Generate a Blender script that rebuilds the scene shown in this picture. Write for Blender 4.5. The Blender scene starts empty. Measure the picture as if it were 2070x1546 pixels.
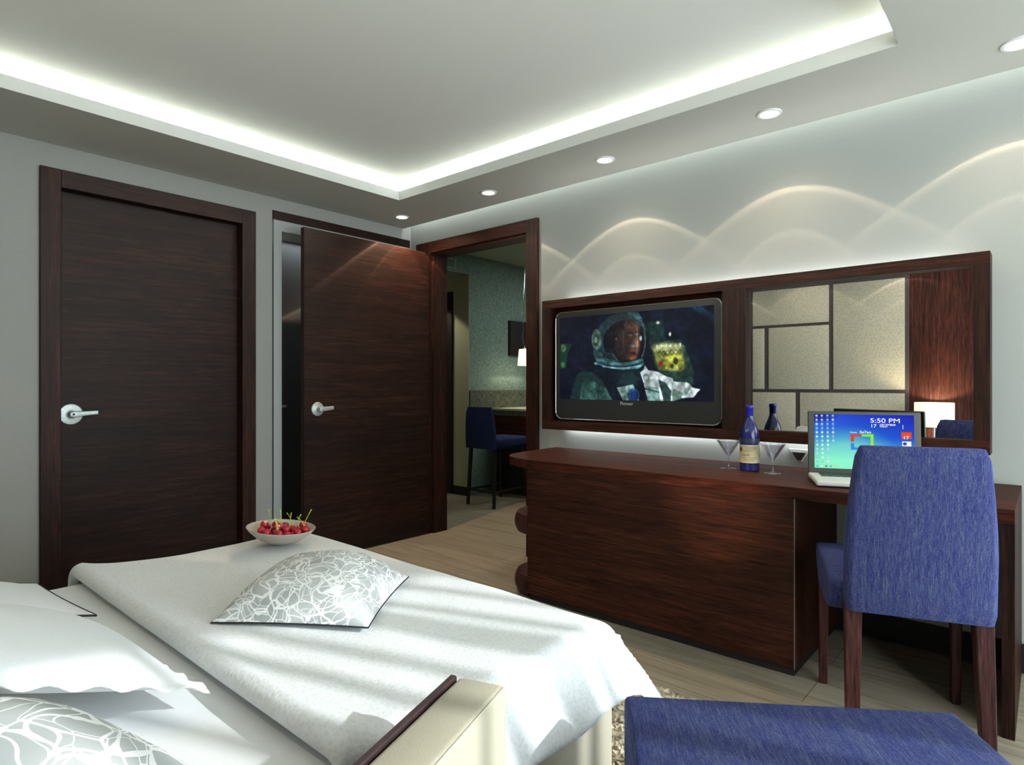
import bpy, bmesh, math, random
import numpy as np
from mathutils import Vector, Matrix, noise
random.seed(7)
PI = math.pi
sc = bpy.context.scene
COL = sc.collection

# ------------------------------------------------------------------ colour / material helpers
def lin(r, g, b):
    def f(c):
        c /= 255.0
        return c / 12.92 if c <= 0.04045 else ((c + 0.055) / 1.055) ** 2.4
    return (f(r), f(g), f(b), 1.0)

def new_mat(name):
    m = bpy.data.materials.new(name)
    m.use_nodes = True
    nt = m.node_tree
    b = nt.nodes['Principled BSDF']
    return m, nt, b

def nd(nt, kind, **kw):
    n = nt.nodes.new(kind)
    for k, v in kw.items():
        setattr(n, k, v)
    return n

def coords(nt, scale=(1, 1, 1), rot=(0, 0, 0), which='Object'):
    tc = nd(nt, 'ShaderNodeTexCoord')
    mp = nd(nt, 'ShaderNodeMapping')
    mp.inputs['Scale'].default_value = scale
    mp.inputs['Rotation'].default_value = rot
    nt.links.new(tc.outputs[which], mp.inputs['Vector'])
    return mp.outputs['Vector']

def ramp(nt, fac, stops):
    r = nd(nt, 'ShaderNodeValToRGB')
    els = r.color_ramp.elements
    while len(els) < len(stops):
        els.new(0.5)
    for e, (p, c) in zip(els, stops):
        e.position = p
        e.color = c
    nt.links.new(fac, r.inputs['Fac'])
    return r.outputs['Color']

def noise_tex(nt, vec, scale, detail=4, rough=0.55, dist=0.0):
    n = nd(nt, 'ShaderNodeTexNoise')
    n.inputs['Scale'].default_value = scale
    n.inputs['Detail'].default_value = detail
    n.inputs['Roughness'].default_value = rough
    n.inputs['Distortion'].default_value = dist
    nt.links.new(vec, n.inputs['Vector'])
    return n.outputs['Fac']

def bump(nt, b, height, strength=0.2, dist=0.002):
    bp = nd(nt, 'ShaderNodeBump')
    bp.inputs['Strength'].default_value = strength
    bp.inputs['Distance'].default_value = dist
    nt.links.new(height, bp.inputs['Height'])
    nt.links.new(bp.outputs['Normal'], b.inputs['Normal'])

def mixc(nt, fac, a, b, mode='MIX'):
    m = nd(nt, 'ShaderNodeMix', data_type='RGBA', blend_type=mode)
    for sock, v in ((m.inputs[0], fac), (m.inputs[6], a), (m.inputs[7], b)):
        if isinstance(v, (int, float)):
            sock.default_value = v
        elif isinstance(v, tuple):
            sock.default_value = v
        else:
            nt.links.new(v, sock)
    return m.outputs[2]

def plain(name, col, rough=0.5, metal=0.0, spec=0.5, speck=0.0, speck_scale=120):
    m, nt, b = new_mat(name)
    b.inputs['Roughness'].default_value = rough
    b.inputs['Metallic'].default_value = metal
    b.inputs['Specular IOR Level'].default_value = spec
    if speck:
        f = noise_tex(nt, coords(nt), speck_scale, 3)
        c2 = tuple(x * (1 - speck) for x in col[:3]) + (1,)
        c1 = tuple(min(1, x * (1 + speck)) for x in col[:3]) + (1,)
        nt.links.new(ramp(nt, f, [(0.3, c2), (0.7, c1)]), b.inputs['Base Color'])
    else:
        b.inputs['Base Color'].default_value = col
    return m

def emit(name, col, strength):
    m, nt, b = new_mat(name)
    b.inputs['Base Color'].default_value = (0.02, 0.02, 0.02, 1)
    b.inputs['Emission Color'].default_value = col
    b.inputs['Emission Strength'].default_value = strength
    return m

def wood(name, axis, dark, mid, light, rough=0.5, fine=1.0, tilt=0.05, spec=0.18):
    """stained veneer; the grain runs along axis"""
    m, nt, b = new_mat(name)
    sca = [62.0 * fine] * 3
    sca['XYZ'.index(axis)] = 3.0
    rot = {'X': (0, tilt, tilt), 'Y': (tilt, 0, tilt), 'Z': (tilt * .5, tilt * .5, 0)}[axis]
    v = coords(nt, tuple(sca), rot)
    f1 = noise_tex(nt, v, 1.0, 6, 0.62, 0.35)
    sca2 = [6.0] * 3
    sca2['XYZ'.index(axis)] = 0.55
    f2 = noise_tex(nt, coords(nt, tuple(sca2)), 1.0, 3, 0.5, 0.6)
    sca3 = [190.0] * 3
    sca3['XYZ'.index(axis)] = 11.0
    f3 = noise_tex(nt, coords(nt, tuple(sca3), rot), 1.0, 3, 0.6, 0.1)
    c1 = ramp(nt, f1, [(0.26, dark), (0.50, mid), (0.80, light)])
    c2 = ramp(nt, f2, [(0.3, (0.55, 0.52, 0.52, 1)), (0.7, (1.15, 1.1, 1.05, 1))])
    c3 = ramp(nt, f3, [(0.34, (0.42, 0.40, 0.40, 1)), (0.60, (1.12, 1.12, 1.12, 1))])
    c = mixc(nt, 1.0, mixc(nt, 1.0, c1, c2, 'MULTIPLY'), c3, 'MULTIPLY')
    nt.links.new(c, b.inputs['Base Color'])
    b.inputs['Roughness'].default_value = rough
    b.inputs['Specular IOR Level'].default_value = spec
    bump(nt, b, f3, 0.15, 0.0006)
    return m

WD, WM, WL = (0.010, 0.0036, 0.0022, 1), (0.046, 0.0140, 0.0068, 1), (0.118, 0.0335, 0.0145, 1)
M_WX = wood('dark_wood_grain_x', 'X', (0.0055, 0.0024, 0.0016, 1), (0.0195, 0.0070, 0.0041, 1), (0.050, 0.0165, 0.0088, 1))
M_WY = wood('dark_wood_grain_y', 'Y', WD, WM, WL, .5, 1.35)
M_WZ = wood('dark_wood_grain_z', 'Z', (0.006, 0.0026, 0.0017, 1), (0.024, 0.0083, 0.0046, 1), (0.062, 0.0195, 0.0098, 1))
M_WTOP = wood('desk_top_wood', 'Y', (0.016, 0.005, 0.003, 1), (0.062, 0.017, 0.009, 1), (0.14, 0.036, 0.017, 1), 0.55, 1.0, 0.0, 0.12)
M_WLEG = wood('leg_wood', 'Z', (0.02, 0.008, 0.007, 1), (0.06, 0.022, 0.02, 1), (0.10, 0.036, 0.032, 1), 0.45)
M_STRIPWOOD = wood('panel_wood', 'Z', (0.018, 0.007, 0.006, 1), (0.070, 0.022, 0.016, 1), (0.17, 0.048, 0.034, 1), 0.5)
M_TOE = plain('toe_kick_black', (0.006, 0.004, 0.004, 1), 0.6)
M_WALL = plain('wall_paint', (0.39, 0.395, 0.37, 1), 0.75, 0, 0.2, 0.06, 260)
M_WALLB = plain('wall_paint_light', (0.405, 0.428, 0.402, 1), 0.75, 0, 0.2, 0.05, 260)
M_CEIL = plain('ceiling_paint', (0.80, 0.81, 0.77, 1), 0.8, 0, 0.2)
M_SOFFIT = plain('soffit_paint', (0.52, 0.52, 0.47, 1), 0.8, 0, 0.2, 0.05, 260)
M_TEAL = plain('room_beyond_paint', (0.17, 0.235, 0.205, 1), 0.8, 0, 0.2, 0.30, 60)
M_OLIVE = plain('corridor_paint', (0.42, 0.42, 0.30, 1), 0.8, 0, 0.2, 0.06, 120)
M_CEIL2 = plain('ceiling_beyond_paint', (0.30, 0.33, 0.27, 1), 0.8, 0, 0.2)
M_GREYDOOR = plain('grey_door', (0.055, 0.06, 0.066, 1), 0.5, 0, 0.4, 0.08, 80)
M_STEEL = plain('brushed_steel', (0.50, 0.56, 0.54, 1), 0.42, 0.6, 0.5, 0.1, 90)
M_CHROME = plain('chrome', (0.75, 0.75, 0.75, 1), 0.15, 1.0)
M_BLACK = plain('black_plastic', (0.012, 0.012, 0.012, 1), 0.35)
M_TVBODY = plain('tv_casing', (0.022, 0.022, 0.021, 1), 0.28, 0, 0.6, 0.1, 200)
M_WHITE = plain('white_plastic', (0.75, 0.75, 0.72, 1), 0.4)
M_LAPTOP = plain('laptop_lid_grey', (0.06, 0.062, 0.055, 1), 0.45, 0.2)
M_LAPBASE = plain('laptop_base', (0.72, 0.70, 0.67, 1), 0.4)
M_KEY = plain('laptop_keys', (0.02, 0.02, 0.018, 1), 0.5)
M_CERAMIC = plain('bowl_ceramic', (0.46, 0.42, 0.36, 1), 0.35, 0, 0.5, 0.08, 160)
M_CHERRY = plain('cherry_skin', (0.33, 0.008, 0.022, 1), 0.22, 0, 0.6, 0.5, 60)
M_STEM = plain('cherry_stem', (0.45, 0.58, 0.05, 1), 0.5, 0, 0.4, 0.3, 90)
M_PIPE = plain('black_piping', (0.01, 0.01, 0.012, 1), 0.7)
M_STRIP = plain('dark_edge_strip', (0.035, 0.018, 0.02, 1), 0.45, 0, 0.4, 0.15, 60)
M_GRANITE = plain('granite', (0.10, 0.108, 0.083, 1), 0.3, 0, 0.4, 0.5, 38)
M_COUNTER = plain('cream_counter', (0.75, 0.70, 0.52, 1), 0.3)
M_STOOLFAB = plain('navy_fabric', (0.012, 0.020, 0.075, 1), 0.9, 0, 0.2, 0.2, 150)
M_STOOLLEG = plain('stool_leg', (0.008, 0.006, 0.006, 1), 0.5)
M_PICTURE = plain('dark_panel', (0.012, 0.007, 0.007, 1), 0.5)
M_FRAMEGREY = plain('jamb_paint', (0.46, 0.49, 0.48, 1), 0.7, 0, 0.2)

def shade_mat(name, col, em):
    m, nt, b = new_mat(name)
    b.inputs['Base Color'].default_value = col
    b.inputs['Roughness'].default_value = 0.9
    b.inputs['Emission Color'].default_value = (1.0, 0.95, 0.72, 1)
    b.inputs['Emission Strength'].default_value = em
    return m
M_SHADE = shade_mat('lamp_shade_fabric', (0.85, 0.8, 0.65, 1), 0.95)
M_PENDANT = shade_mat('pendant_glass', (0.85, 0.85, 0.7, 1), 1.1)
M_LENS = emit('downlight_lens', (1, 0.98, 0.94, 1), 6.0)

def floor_mat():
    m, nt, b = new_mat('floor_planks')
    v = coords(nt, (30, 1.6, 1), (0, 0, 0.12))
    f = noise_tex(nt, v, 1.0, 6, 0.65, 0.4)
    c = ramp(nt, f, [(0.28, (0.19, 0.16, 0.115, 1)), (0.5, (0.31, 0.27, 0.20, 1)), (0.75, (0.40, 0.355, 0.275, 1))])
    br = nd(nt, 'ShaderNodeTexBrick')
    br.inputs['Color1'].default_value = (1, 1, 1, 1)
    br.inputs['Color2'].default_value = (0.86, 0.85, 0.84, 1)
    br.inputs['Mortar'].default_value = (0.45, 0.42, 0.38, 1)
    br.inputs['Scale'].default_value = 1.0
    br.inputs['Mortar Size'].default_value = 0.0022
    br.inputs['Brick Width'].default_value = 1.3
    br.inputs['Row Height'].default_value = 0.19
    nt.links.new(coords(nt, (1, 1, 1), (0, 0, PI / 2 + 0.0)), br.inputs['Vector'])
    nt.links.new(mixc(nt, 1.0, c, br.outputs['Color'], 'MULTIPLY'), b.inputs['Base Color'])
    b.inputs['Roughness'].default_value = 0.45
    b.inputs['Specular IOR Level'].default_value = 0.35
    return m
M_FLOOR = floor_mat()

def denim(name, a, bcol, c, axis='Z', rough=0.9):
    m, nt, b = new_mat(name)
    s = [420.0] * 3
    s['XYZ'.index(axis)] = 26.0
    f = noise_tex(nt, coords(nt, tuple(s)), 1.0, 3, 0.6)
    f2 = noise_tex(nt, coords(nt, (330, 330, 330)), 1.0, 2, 0.6)
    s3 = [90.0] * 3
    s3['XYZ'.index(axis)] = 5.0
    f3 = noise_tex(nt, coords(nt, tuple(s3)), 1.0, 2, 0.5)
    c1 = ramp(nt, f, [(0.32, a), (0.5, bcol), (0.68, c)])
    c2 = ramp(nt, f2, [(0.35, (0.62, 0.64, 0.70, 1)), (0.65, (1.25, 1.22, 1.12, 1))])
    c3 = ramp(nt, f3, [(0.35, (0.78, 0.8, 0.95, 1)), (0.65, (1.15, 1.12, 1.02, 1))])
    nt.links.new(mixc(nt, 1.0, mixc(nt, 1.0, c1, c2, 'MULTIPLY'), c3, 'MULTIPLY'), b.inputs['Base Color'])
    b.inputs['Roughness'].default_value = rough
    b.inputs['Specular IOR Level'].default_value = 0.15
    bump(nt, b, f, 0.25, 0.001)
    return m
M_DENIM = denim('blue_fabric', (0.026, 0.034, 0.145, 1), (0.048, 0.061, 0.172, 1), (0.090, 0.108, 0.200, 1))
M_DENIMY = denim('blue_fabric_top', (0.022, 0.029, 0.112, 1), (0.038, 0.050, 0.142, 1), (0.070, 0.088, 0.172, 1), 'Y')

def linen(name, col, scale=260, strength=0.35, contrast=0.08):
    m, nt, b = new_mat(name)
    vo = nd(nt, 'ShaderNodeTexVoronoi')
    vo.inputs['Scale'].default_value = scale
    nt.links.new(coords(nt), vo.inputs['Vector'])
    d = tuple(x * (1 - contrast) for x in col[:3]) + (1,)
    nt.links.new(ramp(nt, vo.outputs['Distance'], [(0.1, d), (0.6, col)]), b.inputs['Base Color'])
    b.inputs['Roughness'].default_value = 0.9
    b.inputs['Specular IOR Level'].default_value = 0.1
    b.inputs['Sheen Weight'].default_value = 0.1
    bump(nt, b, vo.outputs['Distance'], strength, 0.0015)
    return m
M_BLANKET = linen('quilted_coverlet', (0.76, 0.80, 0.815, 1), 110, 0.5, 0.10)
M_SHEET = linen('white_sheet', (0.86, 0.89, 0.905, 1), 400, 0.1, 0.02)
M_PILLOW = linen('white_pillowcase', (0.80, 0.835, 0.85, 1), 300, 0.15, 0.04)
M_CREAM = linen('cream_leather', (0.42, 0.395, 0.30, 1), 300, 0.15, 0.05)
M_BASEFAB = linen('beige_bed_base', (0.50, 0.48, 0.38, 1), 240, 0.2, 0.08)
M_LEATHER = linen('embossed_leather', (0.58, 0.54, 0.43, 1), 62, 0.9, 0.24)
M_RUG = plain('shaggy_rug', (0.42, 0.38, 0.28, 1), 0.95, 0, 0.1, 0.5, 40)

def line_pattern(name='squiggle_print', k=1.0, g0=.42, g1=.62):
    """white squiggle network printed on grey"""
    m, nt, b = new_mat(name)
    base = coords(nt, (k, k, 0.95 * k))
    masks = []
    for sc_, off, wd in ((24, 0.0, 0.040), (16, 3.7, 0.026), (30, 8.1, 0.022)):
        nz = nd(nt, 'ShaderNodeTexNoise')
        nz.inputs['Scale'].default_value = 14
        nz.inputs['Detail'].default_value = 1
        nt.links.new(base, nz.inputs['Vector'])
        vm = nd(nt, 'ShaderNodeVectorMath', operation='MULTIPLY_ADD')
        vm.inputs[1].default_value = (0.09, 0.09, 0.0)
        nt.links.new(nz.outputs['Color'], vm.inputs[0])
        ad = nd(nt, 'ShaderNodeVectorMath', operation='ADD')
        ad.inputs[1].default_value = (off, off * 0.7, 0)
        nt.links.new(base, ad.inputs[0])
        nt.links.new(ad.outputs[0], vm.inputs[2])
        vo = nd(nt, 'ShaderNodeTexVoronoi', feature='DISTANCE_TO_EDGE')
        vo.inputs['Scale'].default_value = sc_
        nt.links.new(vm.outputs[0], vo.inputs['Vector'])
        lt = nd(nt, 'ShaderNodeMath', operation='LESS_THAN')
        lt.inputs[1].default_value = wd
        nt.links.new(vo.outputs['Distance'], lt.inputs[0])
        masks.append(lt.outputs[0])
    mx = nd(nt, 'ShaderNodeMath', operation='MAXIMUM')
    nt.links.new(masks[0], mx.inputs[0]); nt.links.new(masks[1], mx.inputs[1])
    g = ramp(nt, noise_tex(nt, base, 9, 2), [(0.35, (g0, g0 + .04, g0 + .04, 1)), (0.65, (g1, g1 + .03, g1 + .03, 1))])
    mx2 = nd(nt, 'ShaderNodeMath', operation='MAXIMUM')
    nt.links.new(mx.outputs[0], mx2.inputs[0]); nt.links.new(masks[2], mx2.inputs[1])
    c = mixc(nt, mx2.outputs[0], g, (0.90, 0.92, 0.92, 1))
    nt.links.new(c, b.inputs['Base Color'])
    b.inputs['Roughness'].default_value = 0.85
    b.inputs['Specular IOR Level'].default_value = 0.15
    return m
M_SQUIG = line_pattern(g0=.38, g1=.56)
M_SQUIG_LARGE = line_pattern('squiggle_print_large', .62, .33, .50)

def glass_mat(name, col, rough=0.02):
    m, nt, b = new_mat(name)
    b.inputs['Base Color'].default_value = col
    b.inputs['Transmission Weight'].default_value = 1.0
    b.inputs['Roughness'].default_value = rough
    b.inputs['IOR'].default_value = 1.45
    return m
def thin_glass(name):
    m, nt, b = new_mat(name)
    out = nt.nodes['Material Output']
    tr = nd(nt, 'ShaderNodeBsdfTransparent'); tr.inputs['Color'].default_value = (.93, .94, .97, 1)
    gl = nd(nt, 'ShaderNodeBsdfGlossy'); gl.inputs['Roughness'].default_value = .03; gl.inputs['Color'].default_value = (.95, .97, 1, 1)
    lw = nd(nt, 'ShaderNodeLayerWeight'); lw.inputs['Blend'].default_value = .22
    mr = nd(nt, 'ShaderNodeMapRange'); mr.inputs[3].default_value = .16; mr.inputs[4].default_value = .85
    nt.links.new(lw.outputs['Facing'], mr.inputs[0])
    mx = nd(nt, 'ShaderNodeMixShader')
    nt.links.new(mr.outputs[0], mx.inputs[0]); nt.links.new(tr.outputs[0], mx.inputs[1]); nt.links.new(gl.outputs[0], mx.inputs[2])
    nt.links.new(mx.outputs[0], out.inputs['Surface'])
    return m
M_GLASS = thin_glass('clear_glass')
M_BOTTLE = plain('blue_bottle_glass', (0.012, 0.018, 0.12, 1), 0.14, 0, 0.6, 0.3, 60)
M_CAP = plain('bottle_capsule', (0.02, 0.02, 0.35, 1), 0.3, 0, 0.5)
M_LABEL = plain('bottle_label', (0.72, 0.68, 0.42, 1), 0.6, 0, 0.3, 0.06, 200)
M_INK = plain('label_ink', (0.10, 0.07, 0.03, 1), 0.7)
M_REDINK = plain('label_red', (0.22, 0.02, 0.015, 1), 0.7)
M_MIRROR = plain('mirror_glass', (0.80, 0.82, 0.80, 1), 0.0, 1.0)

def screen_mat(name, strength):
    m, nt, b = new_mat(name)
    at = nd(nt, 'ShaderNodeVertexColor')
    at.layer_name = 'picture'
    b.inputs['Base Color'].default_value = (0.005, 0.005, 0.005, 1)
    b.inputs['Roughness'].default_value = 0.5
    b.inputs['Specular IOR Level'].default_value = 0.05
    nt.links.new(at.outputs['Color'], b.inputs['Emission Color'])
    b.inputs['Emission Strength'].default_value = strength
    return m

# ------------------------------------------------------------------ mesh helpers
def link(o, parent=None):
    COL.objects.link(o)
    if parent is not None:
        o.parent = parent
    return o

def put(name, bm, mat, parent=None, org=(0, 0, 0), smooth=False):
    """bm is in the space whose point org is the origin of the new object (or of its root)"""
    bmesh.ops.recalc_face_normals(bm, faces=bm.faces[:])
    me = bpy.data.meshes.new(name)
    bm.to_mesh(me)
    bm.free()
    me.transform(Matrix.Translation(-Vector(org)))
    if smooth:
        for p in me.polygons:
            p.use_smooth = True
        if smooth != 'all':
            try:
                me.set_sharp_from_angle(angle=math.radians(40))
            except Exception:
                pass
    for m in (mat if isinstance(mat, (list, tuple)) else [mat]):
        me.materials.append(m)
    o = bpy.data.objects.new(name, me)
    link(o, parent)
    if parent is None:
        o.location = org
    return o

def tag(o, label=None, cat=None, group=None, kind=None):
    if label: o['label'] = label
    if cat: o['category'] = cat
    if group: o['group'] = group
    if kind: o['kind'] = kind
    return o

def thing(name, label, cat, loc=(0, 0, 0), rz=0.0, group=None, kind=None):
    o = bpy.data.objects.new(name, None)
    COL.objects.link(o)
    o.empty_display_size = 0.1
    o.location = loc
    o.rotation_euler = (0, 0, rz)
    return tag(o, label, cat, group, kind)

def BM(): return bmesh.new()

def box(bm, lo, hi, bev=0.0, seg=2):
    r = bmesh.ops.create_cube(bm, size=1.0)
    vs = r['verts']
    for v in vs:
        v.co = Vector([lo[i] + (v.co[i] + 0.5) * (hi[i] - lo[i]) for i in range(3)])
    if bev:
        es = list({e for v in vs for e in v.link_edges})
        bmesh.ops.bevel(bm, geom=es, offset=bev, segments=seg, profile=0.5, affect='EDGES')
    return bm

def bx(lo, hi, bev=0.0, seg=2): return box(BM(), lo, hi, bev, seg)

def tube(bm, pts, rad, n=8, caps=True):
    pts = [Vector(p) for p in pts]
    rings = []
    up = Vector((0.13, 0.21, 0.97))
    for i, p in enumerate(pts):
        a = pts[max(i - 1, 0)]; b = pts[min(i + 1, len(pts) - 1)]
        t = (b - a).normalized()
        if abs(t.dot(up)) > 0.97: up = Vector((0.97, 0.1, 0.2))
        u = t.cross(up).normalized(); w = t.cross(u).normalized()
        r = rad[i] if isinstance(rad, (list, tuple)) else rad
        rings.append([bm.verts.new(p + u * (r * math.cos(2 * PI * k / n)) + w * (r * math.sin(2 * PI * k / n))) for k in range(n)])
    for a, b in zip(rings, rings[1:]):
        for k in range(n):
            bm.faces.new((a[k], a[(k + 1) % n], b[(k + 1) % n], b[k]))
    if caps:
        bm.faces.new(rings[0][::-1]); bm.faces.new(rings[-1])
    return bm

def loop_tube(bm, pts, rad, n=6):
    pts = [Vector(p) for p in pts]
    N = len(pts); rings = []
    for i, p in enumerate(pts):
        t = (pts[(i + 1) % N] - pts[i - 1]).normalized()
        up = Vector((0, 0, 1)) if abs(t.z) < 0.9 else Vector((1, 0, 0))
        u = t.cross(up).normalized(); w = t.cross(u).normalized()
        rings.append([bm.verts.new(p + u * (rad * math.cos(2 * PI * k / n)) + w * (rad * math.sin(2 * PI * k / n))) for k in range(n)])
    for i in range(N):
        a, b = rings[i], rings[(i + 1) % N]
        for k in range(n):
            bm.faces.new((a[k], a[(k + 1) % n], b[(k + 1) % n], b[k]))
    return bm

def lathe(bm, prof, n=32, c=(0, 0, 0)):
    """prof: (r, z) from start to end; r = 0 closes"""
    c = Vector(c); rings = []
    for r, z in prof:
        if r < 1e-6:
            rings.append([bm.verts.new(c + Vector((0, 0, z)))])
        else:
            rings.append([bm.verts.new(c + Vector((r * math.cos(2 * PI * k / n), r * math.sin(2 * PI * k / n), z))) for k in range(n)])
    for a, b in zip(rings, rings[1:]):
        for k in range(n):
            if len(a) == 1 and len(b) == 1: continue
            if len(a) == 1: bm.faces.new((a[0], b[(k + 1) % n], b[k]))
            elif len(b) == 1: bm.faces.new((a[k], a[(k + 1) % n], b[0]))
            else: bm.faces.new((a[k], a[(k + 1) % n], b[(k + 1) % n], b[k]))
    return bm

def grid_mesh(bm, nu, nv, fn):
    V = [[bm.verts.new(fn(i / (nu - 1), j / (nv - 1))) for j in range(nv)] for i in range(nu)]
    for i in range(nu - 1):
        for j in range(nv - 1):
            bm.faces.new((V[i][j], V[i + 1][j], V[i + 1][j + 1], V[i][j + 1]))
    return V

def loft(bm, rings, caps=True):
    R = [[bm.verts.new(p) for p in ring] for ring in rings]
    n = len(R[0])
    for a, b in zip(R, R[1:]):
        for k in range(n):
            bm.faces.new((a[k], a[(k + 1) % n], b[(k + 1) % n], b[k]))
    if caps:
        bm.faces.new(R[0][::-1]); bm.faces.new(R[-1])
    return bm

def rrect(w, h, r, n=5):
    pts = []
    for cx, cy, a0 in ((w / 2 - r, h / 2 - r, 0), (-w / 2 + r, h / 2 - r, PI / 2), (-w / 2 + r, -h / 2 + r, PI), (w / 2 - r, -h / 2 + r, 1.5 * PI)):
        for k in range(n + 1):
            a = a0 + PI / 2 * k / n
            pts.append((cx + r * math.cos(a), cy + r * math.sin(a)))
    return pts

def text_mesh(name, body, size, mat, parent, fn, extrude=0.0004, align='LEFT'):
    cu = bpy.data.curves.new('tmp_text', 'FONT')
    cu.body = body; cu.size = size; cu.extrude = extrude; cu.align_x = align
    o = bpy.data.objects.new('tmp_text', cu)
    COL.objects.link(o)
    dg = bpy.context.evaluated_depsgraph_get()
    me = bpy.data.meshes.new_from_object(o.evaluated_get(dg))
    bpy.data.objects.remove(o, do_unlink=True)
    me.name = name
    for v in me.vertices:
        v.co = fn(v.co)
    me.materials.clear(); me.materials.append(mat)
    r = bpy.data.objects.new(name, me)
    return link(r, parent)

# ------------------------------------------------------------------ dimensions
YA, XB = 3.71, 3.065          # door wall, desk wall
XH, YW = -0.60, -1.40         # headboard wall, window wall
ZS, ZL, ZC = 2.288, 2.346, 2.433
CX0, CX1, CY0, CY1 = -0.07, 2.513, 0.398, 3.158   # cove opening

def struct(name, bm, mat, smooth=False):
    return tag(put(name, bm, mat, None, (0, 0, 0), smooth), kind='structure')

# ---------------- floor, walls, ceiling
struct('floor', bx((-0.75, -1.55, -0.10), (6.40, 6.30, 0.0)), M_FLOOR)

b = BM()   # wall with the desk and the doorway; opening Y 2.53-3.47
box(b, (XB, YW - .12, 0), (XB + .12, 2.53, 2.55)); box(b, (XB, 3.47, 0), (XB + .12, YA, 2.55)); box(b, (XB, 2.53, 2.085), (XB + .12, 3.47, 2.55))
struct('wall_right', b, M_WALLB)

b = BM()   # door wall
T = YA + .30
box(b, (XH - .12, YA, 0), (0.80, T, 2.55)); box(b, (1.775, YA, 0), (2.005, T, 2.55)); box(b, (2.95, YA, 0), (XB + .12, T, 2.55))
box(b, (0.80, YA, 2.12), (1.775, T, 2.55)); box(b, (2.005, YA, 2.0825), (2.95, T, 2.55))
box(b, (0.78, T, 0), (3.0, T + .05, 2.2))
struct('wall_back', b, M_WALL)

struct('wall_left', bx((XH - .12, YW - .12, 0), (XH, YA, 2.55)), M_WALL)
b = BM()   # window wall, opening X 0.45-2.95, Z 0.12-2.12
WX0, WX1, WZ0, WZ1 = 0.35, 2.98, 0.12, 2.15
box(b, (XH, YW - .12, 0), (WX0, YW, 2.55)); box(b, (WX1, YW - .12, 0), (XB, YW, 2.55))
box(b, (WX0, YW - .12, 0), (WX1, YW, WZ0)); box(b, (WX0, YW - .12, WZ1), (WX1, YW, 2.55))
struct('wall_front', b, M_WALL)

b = BM()
box(b, (XH - .12, YW - .12, ZC), (XB, YA, ZC + .12))
tx0, tx1, ty0, ty1 = CX0 - .15, CX1 + .15, CY0 - .15, CY1 + .15
z0 = ZS + .012
box(b, (XH, YW, z0), (tx0, YA, ZC)); box(b, (tx1, YW, z0), (2.99, YA, ZC))
box(b, (tx0, YW, z0), (tx1, ty0, ZC)); box(b, (tx0, ty1, z0), (tx1, YA, ZC))
struct('ceiling', b, M_CEIL)
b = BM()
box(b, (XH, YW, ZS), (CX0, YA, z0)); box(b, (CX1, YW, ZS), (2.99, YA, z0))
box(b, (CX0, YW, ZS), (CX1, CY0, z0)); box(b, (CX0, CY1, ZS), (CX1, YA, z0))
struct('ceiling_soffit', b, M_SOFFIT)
b = BM(); t = .018
e = .001; zl = ZS + .0004
box(b, (CX0 - t, CY0 - t, zl), (CX0 + e, CY1 + t, ZL)); box(b, (CX1 - e, CY0 - t, zl), (CX1 + t, CY1 + t, ZL))
box(b, (CX0 + e, CY0 - t, zl), (CX1 - e, CY0 + e, ZL)); box(b, (CX0 + e, CY1 - e, zl), (CX1 - e, CY1 + t, ZL))
struct('trim_1', b, M_CEIL)

b = BM()
box(b, (XB - .012, YW, 0), (XB, 2.44, .11))
struct('baseboard_right', b, M_TOE)
b = BM()
box(b, (XH, YA - .012, 0), (0.745, YA, .10)); box(b, (1.83, YA - .012, 0), (2.0, YA, .10)); box(b, (2.96, YA - .012, 0), (XB - .03, YA, .10))
struct('baseboard_back', b, M_WX)
struct('baseboard_left', bx((XH, YW, 0), (XH + .012, YA - .02, .10)), M_WY)

# ---------------- window with frame, panes and a vertical blind (behind the camera)
w = thing('window_1', None, None, (0, YW, 0), kind='structure')
b = BM(); o = (0, YW, 0)
yy0, yy1 = YW - .10, YW - .05
box(b, (WX0, yy0, WZ0), (WX1, yy1, WZ0 + .05)); box(b, (WX0, yy0, WZ1 - .05), (WX1, yy1, WZ1))
for k in range(4):
    x = WX0 + (WX1 - WX0 - .05) * k / 3
    box(b, (x, yy0, WZ0), (x + .05, yy1, WZ1))
put('window_frame', b, M_WHITE, w, o)

# ---------------- door 1: closed, on the door wall
def handle(parent, x, y, z, org, r=0.054, lever=0.108, keyhole=True):
    """lever handle on a round rose, fixed on a face that looks to -Y"""
    h = put('handle', lathe_y([(0, .0), (r * .97, .0), (r, .004), (r * .93, .009), (r * .5, .012), (.016, .013), (.013, .016), (.013, .045), (0, .046)], (x, y, z)), M_STEEL, parent, org, True)
    bl = BM()
    rings = []
    for t_, ww, hh, dz in ((-.012, .020, .022, 0), (0, .024, .030, 0), (.02, .020, .028, .001), (.06, .014, .024, .004), (lever, .010, .021, .007)):
        rings.append([Vector((x + t_, y - .045 + p[0], z + dz + p[1])) for p in rrect(ww, hh, .004, 3)])
    loft(bl, rings)
    put('lever', bl, M_STEEL, h, org, True)
    bl = lathe_y([(0, .046), (.006, .046), (.006, .051), (0, .052)], (x, y - .008, z + .001))
    put('keyhole', bl, M_BLACK if keyhole else M_STEEL, h, org, True)
    return h

def lathe_y(prof, c):
    bm = lathe(BM(), prof, 28)
    for v in bm.verts:
        v.co = Vector((v.co.x + c[0], -v.co.z + c[1], v.co.y + c[2]))
    return bm

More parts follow.
